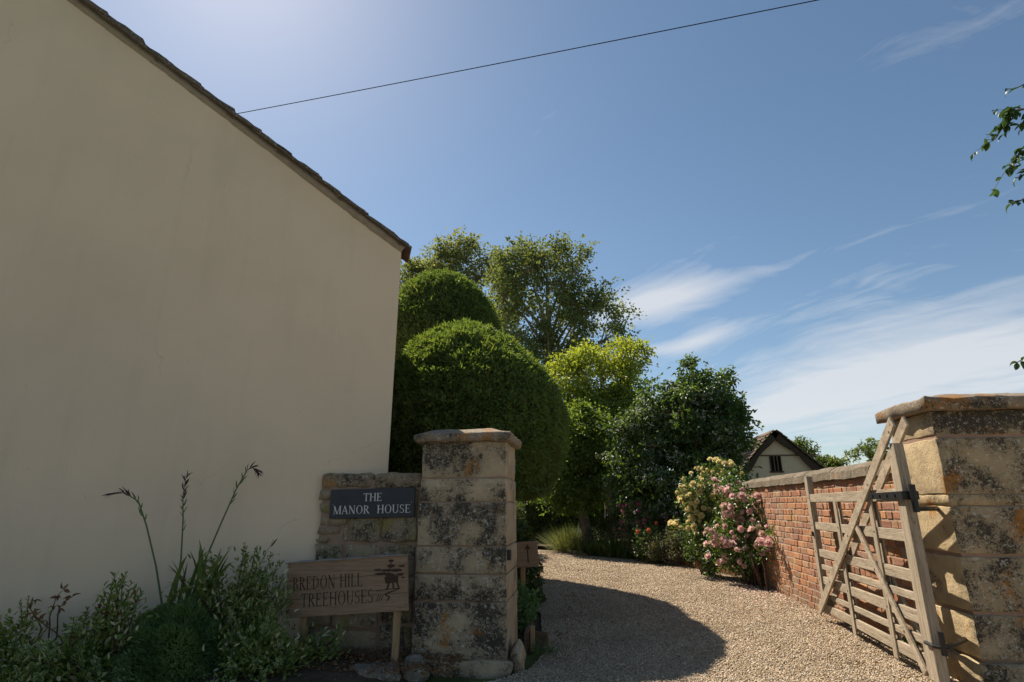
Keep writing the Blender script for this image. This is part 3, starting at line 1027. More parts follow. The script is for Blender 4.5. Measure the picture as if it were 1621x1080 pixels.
MB().prism([(PX0, PZ0), (PX1, PZ0), (PX1, PZ1), (PX0, PZ1)], pfn, -.018, 0).bevel(.002).build('slate_plate', M['plaque'], pq)
mb = MB()
add_text(mb, 'THE', pfn, -1.89, 1.285, .068, .0014, .172)
add_text(mb, 'MANOR', pfn, -2.082, 1.180, .070, .0014, .335)
add_text(mb, 'HOUSE', pfn, -1.692, 1.180, .070, .0014, .305)
mb.build('lettering', M['white_paint'], pq)
for u, v in ((-2.255, 1.262), (-1.533, 1.266)):
    mb = MB()
    mb.prism([(u + .006 * math.cos(a * math.pi / 4), v + .006 * math.sin(a * math.pi / 4)) for a in range(8)], pfn, -.001, .004)
    mb.build('screw', M['lead'], pq)

# ------------------------------------------------------------------ wooden sign in the bed
ws = thing('wooden_sign', 'engraved brown wooden board sign on two short posts in front of the low stone wall', 'sign', (-1.93, 4.62, .1))
ST = R(4.4)
SC = Vector((-1.93, 4.60, .63))


def sfn(u, v, t):
    return SC + Vector((u * math.cos(ST) - v * math.sin(ST), -t, u * math.sin(ST) + v * math.cos(ST)))


for j, (a, b) in enumerate(((-.205, -.075), (-.0735, .065), (.0665, .205))):
    mb = MB().prism([(-.50, a), (.505, a), (.505, b), (-.50, b)], sfn, -.028, random.uniform(-.0006, .0006)).bevel(.0025)
    mb.build('board', M['sign_wood'], ws)
mb = MB()
top = []
for i in range(25):
    u = -.51 + 1.03 * i / 24
    top.append((u, .212 + .012 * mnoise.noise(Vector((u * 9, 3, 1)))))
mb.prism([(-.51, .203), (.52, .203)] + top[::-1], sfn, -.042, .014)
mb.build('lead_capping', M['lead'], ws)
mb = MB()
add_text(mb, 'BREDON HILL', sfn, -.155, -.005, .098, .0012, .585)
add_text(mb, 'TREEHOUSES', sfn, -.075, -.132, .098, .0012, .600)
mb.build('lettering', M['engraved'], ws)
# tree emblem: cabin in a wind-bent tree with a zig-zag path
mb = MB()
E0 = (.362, -.02)


def ep(poly, k=[0]):
    k[0] += 1
    mb.prism([(E0[0] + u * .27 - v * .02, E0[1] + v * .19) for u, v in poly], sfn, -.002, .0013 + (k[0] % 12) * .00006)


def blob(cx, cy, rx, ry, seed):
    return [(cx + rx * math.cos(a * .5236) * (1 + .35 * mnoise.noise(Vector((a * 2.3, seed, 0)))), cy + ry * math.sin(a * .5236) * (1 + .35 * mnoise.noise(Vector((a * 1.7, seed, 5))))) for a in range(12)]


for i, (cx, cy, rx, ry) in enumerate(((-.05, .62, .17, .05), (-.22, .50, .20, .05), (.10, .78, .12, .07), (.25, .60, .18, .06), (.34, .42, .12, .05), (.02, .45, .15, .07), (.12, .98, .09, .05), (-.32, .66, .12, .04), (.42, .75, .10, .04), (.42, .30, .05, .03))):
    ep(blob(cx, cy, rx, ry, i * 3.7))
ep([(-.12, .10), (.26, .14), (.28, .36), (.06, .52), (-.14, .34)])
ep(bar(.0, .5, .12, .95, .03))
ep(bar(-.02, .12, -.10, -.12, .06))
ep(bar(.10, .12, .10, -.1, .05))
ep(bar(.22, .14, .26, -.08, .05))
ep(bar(-.45, -.14, .30, -.10, .03))
ep(bar(.30, -.10, -.18, -.30, .05))
ep(bar(-.18, -.30, -.04, -.42, .05))
ep(bar(-.04, -.42, -.14, -.55, .04))
for i in range(3):
    ep(bar(-.46 + i * .07, -.55, -.36 + i * .07, -.30, .022))
mb.build('emblem', M['engraved'], ws)
for u in (-.37, .405):
    p = sfn(u, -.19, .0)
    MB().box(p.x - .025, p.x + .025, p.y + .030, p.y + .068, -.02, p.z + .16).bevel(.003).build('post', M['post_wood'], ws)
    q = MB()
    q.prism([(u + .006 * math.cos(a), -.165 + .006 * math.sin(a)) for a in [i * .785 for i in range(8)]], sfn, -.001, .002)
    q.build('nail', M['lead'], ws)

# ------------------------------------------------------------------ little arrow sign behind the pillar
asn = thing('arrow_sign', 'small pale wooden arrow sign on a single stake behind the left gate pillar', 'sign', (-.74, 6.6, 0))
AT = R(3)
AC = Vector((-.77, 6.6, .72))


def afn(u, v, t):
    return AC + Vector((u * math.cos(AT) - v * math.sin(AT), -t, u * math.sin(AT) + v * math.cos(AT)))


MB().prism([(-.24, -.135), (.205, -.135), (.205, .135), (-.24, .135)], afn, -.022, 0).bevel(.003).build('board', M['sign_wood'], asn)
MB().box(-.765, -.715, 6.625, 6.66, -.02, .80).bevel(.003).build('stake', M['post_wood'], asn)
mb = MB()
mb.prism(bar(.09, -.09, .09, .08, .014), afn, -.002, .0015)
mb.prism([(.055, .055), (.125, .055), (.09, .105)], afn, -.002, .0018)
mb.build('arrow', M['engraved'], asn)
mb = MB()
for i, (cx, cy, rx, ry) in enumerate(((-.10, .03, .05, .022), (-.07, .05, .035, .02), (-.13, .01, .03, .018))):
    mb.prism(blob(cx, cy, rx, ry, i * 5.1), afn, -.002, .0013 + i * .0001)
for i, b in enumerate(((-.10, .02, -.12, -.10), (-.085, .02, -.08, -.06), (-.13, 0, -.14, -.08))):
    mb.prism(bar(b[0], b[1], b[2], b[3], .014), afn, -.002, .0016 + i * .0001)
mb.build('emblem', M['engraved'], asn)

# ------------------------------------------------------------------ brick wall with rounded coping
bw = thing('brick_wall', 'old red brick garden wall with a rounded stone coping along the right of the drive', 'wall', (2.9, 9, 0))
BX, BY0, BY1 = 2.757, 5.50, 13.2
NC, CH = 19, .080
MB().box(BX + .006, BX + .27, BY0, BY1, -.03, NC * CH + .02).build('mortar_core', M['mortar_grey'], bw)


def brick_mesh(name, ly, lz, lx, seed):
    bm = bmesh.new()
    bmesh.ops.create_cube(bm, size=1)
    for v in bm.verts:
        v.co = Vector((v.co.x * lx, v.co.y * ly, v.co.z * lz))
    bmesh.ops.bevel(bm, geom=list(bm.edges), offset=.006, segments=1, affect='EDGES')
    for v in bm.verts:
        v.co += mnoise.noise_vector(v.co * 14 + Vector((seed, seed, 0))) * .0035
    me = bpy.data.meshes.new(name)
    bm.to_mesh(me)
    bm.free()
    me.materials.append(M['brick'])
    a = me.attributes.new('tint', 'FLOAT', 'POINT')
    return me


STR = [brick_mesh('brick', .216, .068, .06, i * 3.3) for i in range(6)]
HDR = [brick_mesh('brick', .103, .068, .06, 50 + i * 3.3) for i in range(5)]
cells = []
for c in range(NC):
    y = BY0 + .005 - (.171 if c % 2 else 0) + random.uniform(-.01, .01)
    k = 0
    while y < BY1:
        stretcher = (k % 2 == 0)
        if random.random() < .12:
            stretcher = not stretcher
        ln = .216 if stretcher else .103
        ya, yb = y, y + ln
        if ya >= BY0 and yb <= BY1:
            cells.append((c, (ya + yb) / 2, stretcher))
        y += ln + .012
        k += 1
cells.sort(key=lambda q: q[1])
BV, BF, BT = [], [], []
nb = 0
for i, (c, yc, st) in enumerate(cells):
    z = c * CH + .006 + .034 + random.uniform(-.002, .002)
    x = BX + .030 + random.uniform(-.005, .004)
    me = random.choice(STR if st else HDR)
    rx, ry, rz = random.uniform(-.012, .012), random.uniform(-.02, .02), random.uniform(-.012, .012)
    if i < 300:
        o = link_mesh('brick', me, None, bw, Vector((x, yc, z)) - Vector(bw.location))
        o.rotation_euler = (rx, ry, rz)
    else:
        b = len(BV)
        tr = random.random()
        for v in me.vertices:
            BV.append((v.co.x + x, v.co.y + yc, v.co.z + z))
            BT.append(tr)
        BF += [tuple(b + j for j in p.vertices) for p in me.polygons]
me = bpy.data.meshes.new('brickwork')
off = Vector(bw.location)
me.from_pydata([tuple(Vector(p) - off) for p in BV], [], BF)
a = me.attributes.new('tint', 'FLOAT', 'POINT')
a.data.foreach_set('value', BT)
o = link_mesh('brickwork', me, M['brick'], bw)
o['kind'] = 'stuff'
# coping: half-round stones
y = BY0 + .005
i = 0
CT = NC * CH + .004
while y < BY1:
    ln = random.uniform(.34, .56)
    nA, nL = 9, 7
    vs, fs = [], []
    oz = random.uniform(-.008, .008)
    for q in range(nL + 1):
        yy = y + .004 + (ln - .008) * q / nL
        e = 1 - .05 * (q in (0, nL))
        for j in range(nA + 1):
            a = math.pi * j / nA
            p = Vector((BX + .135 - math.cos(a) * .175 * e, yy, CT + (.045 if 0 < j < nA else 0) + math.sin(a) * .105 * e + oz * (0 < j < nA)))
            p += mnoise.noise_vector(p * 6) * .012 + mnoise.noise_vector(p * 17) * .006
            vs.append(p)
    for q in range(nL):
        for j in range(nA):
            fs.append((q * (nA + 1) + j, q * (nA + 1) + j + 1, (q + 1) * (nA + 1) + j + 1, (q + 1) * (nA + 1) + j))
        fs.append((q * (nA + 1), (q + 1) * (nA + 1), (q + 1) * (nA + 1) + nA, q * (nA + 1) + nA))
    fs += [tuple(range(nA + 1)), tuple(nL * (nA + 1) + j for j in range(nA, -1, -1))]
    mb = MB().add(vs, fs)
    mb.build('coping_stone', M['coping'], bw)
    y += ln
    i += 1

# ------------------------------------------------------------------ five-bar oak gate, standing open against the wall
GP0, GP1 = Vector((2.42, 4.72, 0)), Vector((2.60, 7.15, 0))
GD = (GP1 - GP0).normalized()
GN = Vector((-GD.y, GD.x, 0))


def gfn(s, z, t):
    return GP0 + GD * s + GN * t + Vector((0, 0, z))


gate = thing('oak_gate', 'weathered oak field gate with diagonal braces standing open against the brick wall', 'gate', GP0 + GD * 1.2)


def gpoly(name, poly, t0, t1, mat, bev=.004):
    return MB().prism(poly, gfn, t0, t1).bevel(bev, 2).build(name, M[mat], gate)


gpoly('heel_post', [(.02, .05), (.185, .05), (.165, .9), (.150, 1.30), (.165, 1.46), (.150, 1.60), (.10, 1.72), (.035, 1.715), (.025, 1.5)], -.036, .036, 'oak_z', .006)
gpoly('latch_post', [(2.43, .10), (2.535, .10), (2.54, 1.52), (2.50, 1.575), (2.44, 1.575), (2.43, 1.50)], -.032, .032, 'oak_z', .005)
for (z0, z1, t) in ((1.285, 1.372, .026), (.985, 1.065, .014), (.695, .775, .014), (.562, .612, .012), (.405, .485, .014), (.268, .315, .012), (.115, .195, .014)):
    gpoly('rail', [(.155, z0 - .006), (2.44, z0), (2.44, z1), (.155, z1 + .004)], -t, t, 'oak_y', .004)
for s in (1.63, .73):
    for t0 in (.0145, -.0265):
        gpoly('upright', [(s - .04, .055), (s + .04, .055), (s + .04, 1.283), (s - .04, 1.283)], t0, t0 + .012, 'oak_z', .003)
for t0 in (.0368, -.0568):
    gpoly('diagonal_brace', bar(2.60, .105, -.05, 1.875, .095), t0, t0 + .020, 'oak_d', .004)
    gpoly('short_brace', bar(1.085, 1.065, .195, .075, .066), t0 - (.008 if t0 > 0 else -.008), t0 + (.012 if t0 > 0 else .026), 'oak_d', .003)
for s, z in ((1.30, .968), (.62, 1.42), (2.05, .47), (.02, 1.80), (.80, .72), (.42, .31), (1.63, 1.03), (1.63, .73), (.73, 1.03), (1.63, .44), (.73, .44), (2.48, 1.33), (2.48, 1.03), (2.48, .74), (2.48, .45), (2.48, .15)):
    t = .0565 if (s, z) in ((1.30, .968), (.62, 1.42), (2.05, .47), (.02, 1.80)) else (.0485 if s in (.80, .42) else (.0262 if s < 2 else .0318))
    mb = MB()
    mb.prism([(s + .008 * math.cos(q * 1.0472), z + .008 * math.sin(q * 1.0472)) for q in range(6)], gfn, t - .004, t + .004)
    mb.build('peg', M['timber_dark'], gate)
# ironwork
hs = gpoly('hinge_strap', [(-.02, 1.290), (.60, 1.298), (.625, 1.322), (.60, 1.348), (-.02, 1.352)], .0575, .066, 'iron', .001)
for s in (.10, .24, .38, .52):
    mb = MB()
    mb.prism([(s + .012 * math.cos(q * 1.0472), 1.322 + .012 * math.sin(q * 1.0472)) for q in range(6)], gfn, .065, .075)
    mb.build('bolt', M['iron'], hs)
MB().prism([(-.02, 1.290), (-.02, 1.352), (.03, 1.352), (.03, 1.290)], gfn, -.05, .0574).build('hinge_band', M['iron'], gate)
MB().tube([gfn(-.05, 1.20, .0), gfn(-.05, 1.40, .0)], .022, 10).build('hinge_knuckle', M['iron'], gate)
p = gfn(-.05, 1.225, 0)
MB().tube([p, p + Vector((.12, .10, 0)), Vector((2.76, 5.02, 1.225))], .018, 8).build('hinge_pin', M['iron'], gate)
MB().tube([gfn(-.05, .25, .0), gfn(-.05, .40, .0)], .019, 10).build('hinge_knuckle', M['iron'], gate)
p = gfn(-.05, .30, 0)
MB().tube([p, p + Vector((.12, .10, 0)), Vector((2.76, 5.0, .30))], .016, 8).build('hinge_pin', M['iron'], gate)
MB().tube([gfn(.10, .30, .045), gfn(-.02, .30, .045), gfn(-.055, .30, .0), gfn(-.02, .30, -.045), gfn(.10, .30, -.045)], .014, 8).build('hinge_ring', M['iron'], gate)
MB().prism([(2.452, .91), (2.487, .91), (2.487, .96), (2.452, .96)], gfn, .033, .050).bevel(.003).build('latch', M['iron'], gate)
# the stay hook on the brick wall
hk = MB().tube([Vector((2.755, 6.42, 1.13)), Vector((2.735, 6.45, 1.12)), Vector((2.72, 6.62, 1.135)), Vector((2.725, 6.80, 1.115)), Vector((2.735, 6.84, 1.09)), Vector((2.74, 6.82, 1.075))], .008, 6)
tag(hk.build('gate_hook', M['iron']), 'thin black iron stay hook on the brick wall behind the open gate', 'hook')

# ------------------------------------------------------------------ timber-framed barn beyond the wall
BYf = 26.0
barn = thing('barn', 'cream gabled outbuilding with dark bargeboards beyond the brick wall', 'outbuilding', (8.25, 28.5, 0))
apex, ez, xl, xr = 4.35, 2.72, 6.78, 9.95
xm = 8.22
mb = MB()
g = [(xl, 0), (xr, 0), (xr, ez), (xm, apex), (xl, ez)]
mb.prism(g, lambda u, v, t: Vector((u, t, v)), BYf, BYf + 6)
mb.build('wall', M['barn_plaster'], barn)
for (xa, za) in ((xl - .35, ez - .36), (xr + .35, ez - .36)):
    d = Vector((xa - xm, 0, za - apex))
    n = Vector((-d.z, 0, d.x)).normalized()
    if n.z < 0:
        n = -n
    mb = MB()
    # rows of tiles as steps
    rows = 11
    for r in range(rows):
        a = Vector((xm, 0, apex)) + d * (r / rows)
        b = Vector((xm, 0, apex)) + d * ((r + 1.12) / rows)
        a = a + n * .05
        b = b + n * .09
        y = BYf - .34
        while y < BYf + 6.2:
            w = random.uniform(.26, .36)
            h = random.uniform(0, .02)
            vs = [a + Vector((0, y, 0)), b + Vector((0, y, 0)), b + Vector((0, y + w - .01, 0)), a + Vector((0, y + w - .01, 0))]
            vs = [v + n * h for v in vs]
            mb.add(vs + [v + n * .035 for v in vs], [(3, 2, 1, 0), (4, 5, 6, 7), (0, 1, 5, 4), (1, 2, 6, 5), (2, 3, 7, 6), (3, 0, 4, 7)])
            y += w
    ro = mb.build('roof_tiles', M['roof_tile'], barn)
    ro['kind'] = 'stuff'
    mb = MB()
    A = Vector((xm, BYf - .22, apex + .04))
    Bp = A + d
    q = [A, Bp, Bp - n * .20, A - n * .20]
    k = 8
    top_, bot_ = [], []
    for i in range(k + 1):
        p = A.lerp(Bp, i / k)
        top_.append(p)
        bot_.append(p - n * (.22 + .05 * math.sin(i * 1.3)))
    vs = top_ + bot_ + [p + Vector((0, .10, 0)) for p in top_ + bot_]
    fs = []
    m2_ = 2 * (k + 1)
    for i in range(k):
        fs += [(i, i + 1, k + 2 + i, k + 1 + i), (m2_ + i + 1, m2_ + i, m2_ + k + 1 + i, m2_ + k + 2 + i), (i + 1, i, m2_ + i, m2_ + i + 1), (k + 1 + i, k + 2 + i, m2_ + k + 2 + i, m2_ + k + 1 + i)]
    mb.add(vs, fs)
    mb.build('bargeboard', M['timber_dark'], barn)
MB().box(xl + .1, xr - .1, BYf - .03, BYf + .05, 3.30, 3.36).build('tie_beam', M['timber_brown'], barn)
wn = MB().box(7.93, 8.40, BYf - .015, BYf + .05, 2.66, 3.30).build('window', M['black'], barn)
for i in range(4):
    x = 7.955 + i * .14
    MB().box(x - .018, x + .018, BYf - .06, BYf - .016, 2.66, 3.30).build('window_bar', M['timber_brown' if i % 3 else 'timber_dark'], wn)
MB().box(7.88, 8.45, BYf - .07, BYf - .012, 2.60, 2.658).build('window_sill', M['timber_dark'], wn)

# ------------------------------------------------------------------ overhead cable
pts = []
A, B = Vector((-10.43, 10.5, 10.14)), Vector((7.52, 7.4, 9.27))
tag(MB().tube([A.lerp(B, i / 24) - Vector((0, 0, .05 * 4 * (i / 24) * (1 - i / 24))) for i in range(25)], .009, 5).build('overhead_cable', M['black']), 'thin black cable strung across the sky above the house', 'cable')


# ------------------------------------------------------------------ vegetation
def dome_yew(label, cx, cy, prof, n, trunk_r, leaf=.075, wid=.022, seed=0.0, group=None, ky=1.0, lean=0.0):
    """prof: (z, radius) from bottom to top"""
    root = thing('yew_tree', label, 'topiary yew', (cx, cy, 0), group)
    zs = np.array([p[0] for p in prof])
    rs = np.array([p[1] for p in prof])
    shift = lambda z: lean * np.clip((z - zs[0] - .9) / (zs[-1] - zs[0] - .9), 0, 1) ** 2
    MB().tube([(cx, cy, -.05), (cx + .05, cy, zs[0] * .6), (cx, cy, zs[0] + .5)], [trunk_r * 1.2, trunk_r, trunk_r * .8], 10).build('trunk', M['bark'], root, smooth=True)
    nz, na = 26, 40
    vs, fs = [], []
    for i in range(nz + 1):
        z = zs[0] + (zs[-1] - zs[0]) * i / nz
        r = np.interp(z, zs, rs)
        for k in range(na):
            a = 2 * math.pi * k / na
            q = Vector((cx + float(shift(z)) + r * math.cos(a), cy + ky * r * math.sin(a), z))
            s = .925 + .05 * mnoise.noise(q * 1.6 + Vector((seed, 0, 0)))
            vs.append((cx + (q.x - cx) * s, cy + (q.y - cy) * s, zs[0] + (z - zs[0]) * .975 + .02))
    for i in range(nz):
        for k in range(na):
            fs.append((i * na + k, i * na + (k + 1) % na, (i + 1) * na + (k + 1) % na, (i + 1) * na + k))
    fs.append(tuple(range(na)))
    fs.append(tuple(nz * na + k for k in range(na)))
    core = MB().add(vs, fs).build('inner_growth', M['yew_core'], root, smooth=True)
    # area-weighted sampling of the profile
    zz = np.linspace(zs[0], zs[-1], 400)
    rr = np.interp(zz, zs, rs)
    ds = np.sqrt(np.gradient(rr) ** 2 + np.gradient(zz) ** 2) * (rr + .08)
    c = np.cumsum(ds)
    z = np.interp(RNG.random(n) * c[-1], c, zz)
    r = np.interp(z, zs, rs)
    a = RNG.uniform(0, 2 * math.pi, n)
    dz = .02
    slope = (np.interp(z + dz, zs, rs) - np.interp(z - dz, zs, rs)) / (2 * dz)
    Nn = unit(np.stack([np.cos(a), np.sin(a) / ky, -slope], 1))
    P = np.stack([cx + shift(z) + r * np.cos(a), cy + ky * r * np.sin(a), z], 1)
    cl = vnoise(P, 3.2, seed) * .05 + vnoise(P, 8.0, seed + 4) * .06
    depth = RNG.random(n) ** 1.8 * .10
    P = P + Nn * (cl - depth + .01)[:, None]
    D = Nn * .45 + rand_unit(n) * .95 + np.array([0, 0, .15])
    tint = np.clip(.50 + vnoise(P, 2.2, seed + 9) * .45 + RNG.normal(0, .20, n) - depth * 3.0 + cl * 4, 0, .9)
    brown = vnoise(P, 1.1, seed + 21)
    tint = np.where(RNG.random(n) < np.clip(.008 + (brown - .38) * .5, .006, .14), 1.0, tint)
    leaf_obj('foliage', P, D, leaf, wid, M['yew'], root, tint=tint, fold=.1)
    # longer soft new shoots
    m = n // 9
    k = RNG.integers(0, n, m)
    leaf_obj('new_shoots', P[k], D[k] * .8 + Nn[k] * .7, leaf * 1.25, wid * .9, M['yew'], root, tint=np.clip(RNG.normal(.75, .12, m), 0, .92), fold=.1)
    k = RNG.integers(0, n, 420)
    leaf_obj('stray_shoots', P[k], D[k] * .5 + Nn[k] * .8 + np.array([0, 0, .5]), leaf * 2.4, wid * .7, M['yew'], root, tint=np.full(420, .8), fold=.1)['kind'] = 'stuff'
    return root


PROF1 = [(1.36, .75), (1.45, 1.12), (1.75, 1.30), (2.1, 1.40), (2.45, 1.42), (2.8, 1.34), (3.1, 1.19), (3.38, .98), (3.65, .68), (3.83, .40), (3.92, .19), (3.94, .03)]
PROF1 = [(z, r * .955) for z, r in PROF1]
dome_yew('large clipped dome of dark yew rising behind the left gate pillar', -1.64, 8.25, PROF1, 120000, .16, leaf=.058, wid=.024, seed=2.0, group='clipped yew domes', ky=1.42, lean=-.16)
PROF2 = [(1.3, .9), (1.7, 1.25), (2.6, 1.40), (3.6, 1.42), (4.4, 1.36), (5.0, 1.20), (5.5, .92), (5.82, .60), (6.0, .30), (6.05, .03)]
dome_yew('taller clipped yew dome half hidden behind the house corner and nearer dome', -2.95, 10.95, PROF2, 70000, .18, leaf=.068, wid=.028, seed=8.0, group='clipped yew domes')


def crown_points(blobs, n_cl, rng_seed, shell=.55):
    """cluster centres scattered through a union of ellipsoids"""
    g = np.random.default_rng(rng_seed)
    out = []
    vol = np.array([b[3] * b[4] * b[5] for b in blobs])
    pr = vol / vol.sum()
    while len(out) < n_cl:
        b = blobs[g.choice(len(blobs), p=pr)]
        u = unit(g.normal(size=(1, 3)))[0] * (shell + (1 - shell) * g.random() ** .6)
        out.append([b[0] + u[0] * b[3], b[1] + u[1] * b[4], b[2] + u[2] * b[5]])
    return np.array(out)


def leafy_tree(name, label, cat, base, height_trunk, trunk_r, blobs, n_cl, per, cr, leaf, wid, mat, bark='bark', seed=1, group=None, full=False, droop_dir=.0, limb_r=.35, limbs=True, mat2=None, zsplit=None, tint_fn=None, shoots=0, shoot_len=.5):
    g = np.random.default_rng(seed)
    root = thing(name, label, cat, base, group)
    C = crown_points(blobs, n_cl, seed)
    b = Vector(base)
    top = Vector((np.mean(C[:, 0]), np.mean(C[:, 1]), b.z + height_trunk))
    top = b.lerp(top, .6)
    top.z = b.z + height_trunk
    apex = Vector((float(np.mean(C[:, 0])), float(np.mean(C[:, 1])), float(C[:, 2].max())))
    mb = MB()
    tp = [b - Vector((0, 0, .1)), b.lerp(top, .5) + Vector((trunk_r * .4, 0, 0)), top, top.lerp(apex, .4), top.lerp(apex, .75)]
    mb.tube(tp, [trunk_r * 1.25, trunk_r, trunk_r * .85, trunk_r * .5, trunk_r * .2], 8)
    mb.build('trunk', M[bark], root, smooth=True)
    if limbs:
        # limbs run from the trunk to a few hubs, thinner boughs from each hub to the leaf clusters round it
        mb = MB()
        nh = max(5, min(18, n_cl // 9))
        hubs = [int(g.integers(n_cl))]
        dmin = np.linalg.norm(C - C[hubs[0]], axis=1)
        while len(hubs) < nh:
            h = int(np.argmax(dmin * g.uniform(.7, 1, n_cl)))
            hubs.append(h)
            dmin = np.minimum(dmin, np.linalg.norm(C - C[h], axis=1))
        axis = np.array(top.lerp(apex, .35))
        H = [Vector(C[h] * .78 + axis * .22) for h in hubs]
        for h in H:
            s = top.lerp(apex, max(0, min(.6, (h.z - top.z) / max(.1, apex.z - top.z) - .35)))
            m = s.lerp(h, .5) + Vector((g.normal(0, .05), g.normal(0, .05), g.uniform(.0, .14))) * (h - s).length
            r0 = trunk_r * limb_r * g.uniform(.7, 1.1)
            mb.tube([s, s.lerp(m, .6), m, m.lerp(h, .6), h], [r0, r0 * .85, r0 * .65, r0 * .5, r0 * .35], 6, cap=False)
        for c in C:
            c = Vector(c)
            h = min(H, key=lambda q: (q - c).length)
            m = h.lerp(c, .5) + Vector((g.normal(0, .1), g.normal(0, .1), g.uniform(0, .15))) * (c - h).length
            r0 = trunk_r * limb_r * .33
            mb.tube([h, m, c], [r0, r0 * .6, r0 * .2], 4, cap=False)
        mb.build('branches', M[bark], root, smooth=True)
    n = n_cl * per
    ci = np.repeat(np.arange(n_cl), per)
    off = g.normal(size=(n, 3))
    off = off * .55 * cr
    sc = g.uniform(.55, 1.35, n_cl)[ci][:, None]
    P = C[ci] + off * sc * np.array([1, 1, .75])
    D = unit(off) * .8 + rand_unit(n) * .8 + np.array([0, 0, -droop_dir])
    cen = np.mean(C, axis=0)
    if shoots:
        # leafy shoots that break the outline
        sp = []
        sdv = []
        out = np.linalg.norm((C - cen) / (C.std(axis=0) + .01), axis=1)
        cand = np.argsort(-out)[: n_cl // 2]
        for q in range(shoots):
            c = C[cand[g.integers(len(cand))]]
            d = unit((c - cen)[None])[0] + np.array([g.normal(0, .35), g.normal(0, .35), g.uniform(.1, .8)])
            d /= np.linalg.norm(d)
            ln = shoot_len * g.uniform(.5, 1.2)
            for w in range(13):
                t = (w + 1) / 13
                sp.append(c + d * ln * t * 1.3 - np.array([0, 0, ln * .55 * t ** 2.5]) + g.normal(0, leaf * .25, 3))
                sdv.append(d * .5 + g.normal(0, .7, 3) - np.array([0, 0, .5 * t]))
        P = np.vstack([P, np.array(sp)])
        D = np.vstack([D, np.array(sdv)])
        ci = np.concatenate([ci, g.integers(0, n_cl, len(sp))])
        off = np.vstack([off, np.full((len(sp), 3), cr * .5)])
        n = len(P)
    tint = np.clip(.45 + g.normal(0, .16, n_cl)[ci] + g.normal(0, .14, n) + (off[:, 2] / cr) * .12, 0, .92)
    if tint_fn is not None:
        tint = tint_fn(P, tint)
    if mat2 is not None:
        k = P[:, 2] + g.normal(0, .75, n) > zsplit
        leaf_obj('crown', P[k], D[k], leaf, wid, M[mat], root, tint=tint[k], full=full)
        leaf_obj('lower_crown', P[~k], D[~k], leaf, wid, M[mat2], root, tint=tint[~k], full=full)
    else:
        leaf_obj('crown', P, D, leaf, wid, M[mat], root, tint=tint, full=full)
    return root, C, P


# far tall trees
leafy_tree('plane_tree', 'tall spreading tree with visible pale limbs rising behind the yew domes', 'tree', (-2.2, 38, 0), 9, .42,
           [(-2.6, 38, 15.5, 4.0, 3.5, 4.6), (-4.6, 38, 17.8, 2.1, 2.2, 2.6), (1.0, 38, 13.6, 3.1, 2.5, 3.0), (-1.2, 38, 18.0, 2.2, 2.2, 2.2), (-3.6, 38, 11.0, 2.8, 2.5, 2.6)], 420, 48, .55, .23, .155, 'plane', 'bark_pale', 5, 'tall trees in the distance', full=False, limb_r=.3, shoots=150, shoot_len=1.3)
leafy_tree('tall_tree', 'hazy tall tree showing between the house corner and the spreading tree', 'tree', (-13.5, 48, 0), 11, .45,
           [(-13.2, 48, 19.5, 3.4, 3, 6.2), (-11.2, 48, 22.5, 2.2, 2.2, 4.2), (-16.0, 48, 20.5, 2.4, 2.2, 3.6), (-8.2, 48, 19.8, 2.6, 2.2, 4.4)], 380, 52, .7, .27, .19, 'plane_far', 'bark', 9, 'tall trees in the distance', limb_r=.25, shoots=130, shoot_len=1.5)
# yellow-green tree
leafy_tree('robinia_tree', 'bright yellow-green feathery tree behind the dark shrub', 'tree', (.7, 20.5, 0), 2.2, .16,
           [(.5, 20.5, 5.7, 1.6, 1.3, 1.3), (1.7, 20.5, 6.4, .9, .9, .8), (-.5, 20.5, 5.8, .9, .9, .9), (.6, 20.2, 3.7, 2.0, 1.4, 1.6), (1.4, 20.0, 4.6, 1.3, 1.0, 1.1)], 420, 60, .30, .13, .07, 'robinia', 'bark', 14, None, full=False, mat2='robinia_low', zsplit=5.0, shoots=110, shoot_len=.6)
# ivy-clad column with a visible trunk
leafy_tree('ivy_tree', 'narrow ivy-covered tree with a bare brown trunk beside the drive', 'tree', (-.02, 15.9, 0), 1.1, .14,
           [(-.25, 16.2, 2.1, .85, .7, 1.0), (-.15, 16.3, 3.0, .85, .8, .95), (-.6, 16.4, 1.6, .7, .6, .45)], 300, 150, .26, .085, .065, 'ivy', 'bark', 21, None, shoots=60, shoot_len=.35)
# dark broad-leaved shrub with white blossom
dsh, DC, DP = leafy_tree('flowering_shrub', 'big dark glossy shrub dotted with white blossom behind the roses', 'shrub', (2.3, 14.9, 0), .8, .12,
                         [(2.3, 14.9, 1.6, 1.6, 1.1, 1.5), (2.75, 14.9, 3.3, 1.35, 1.0, 1.35), (3.2, 15.0, 3.0, .85, .8, 1.0), (1.5, 14.9, 2.6, .95, .8, 1.0), (2.8, 14.9, 4.55, .26, .26, .5), (3.65, 14.95, 4.2, .28, .25, .45), (2.2, 14.9, 3.95, .3, .3, .4), (3.85, 15, 3.4, .22, .22, .35)], 600, 75, .24, .12, .062, 'dark_leaf', 'bark', 33, None, droop_dir=.5, shoots=150, shoot_len=.5)
k = RNG.integers(0, len(DP), 9000)
k = k[(DP[k][:, 1] < 14.9)]
sel = vnoise(DP[k], 1.4, 3.0) > .02
P = np.repeat(DP[k][sel], 4, axis=0)
P = P + RNG.normal(0, .025, P.shape) + np.array([0, -.05, 0])
leaf_obj('blossom', P, rand_unit(len(P)) + np.array([0, -.5, .4]), .036, .034, M['petal_white'], dsh)['kind'] = 'stuff'
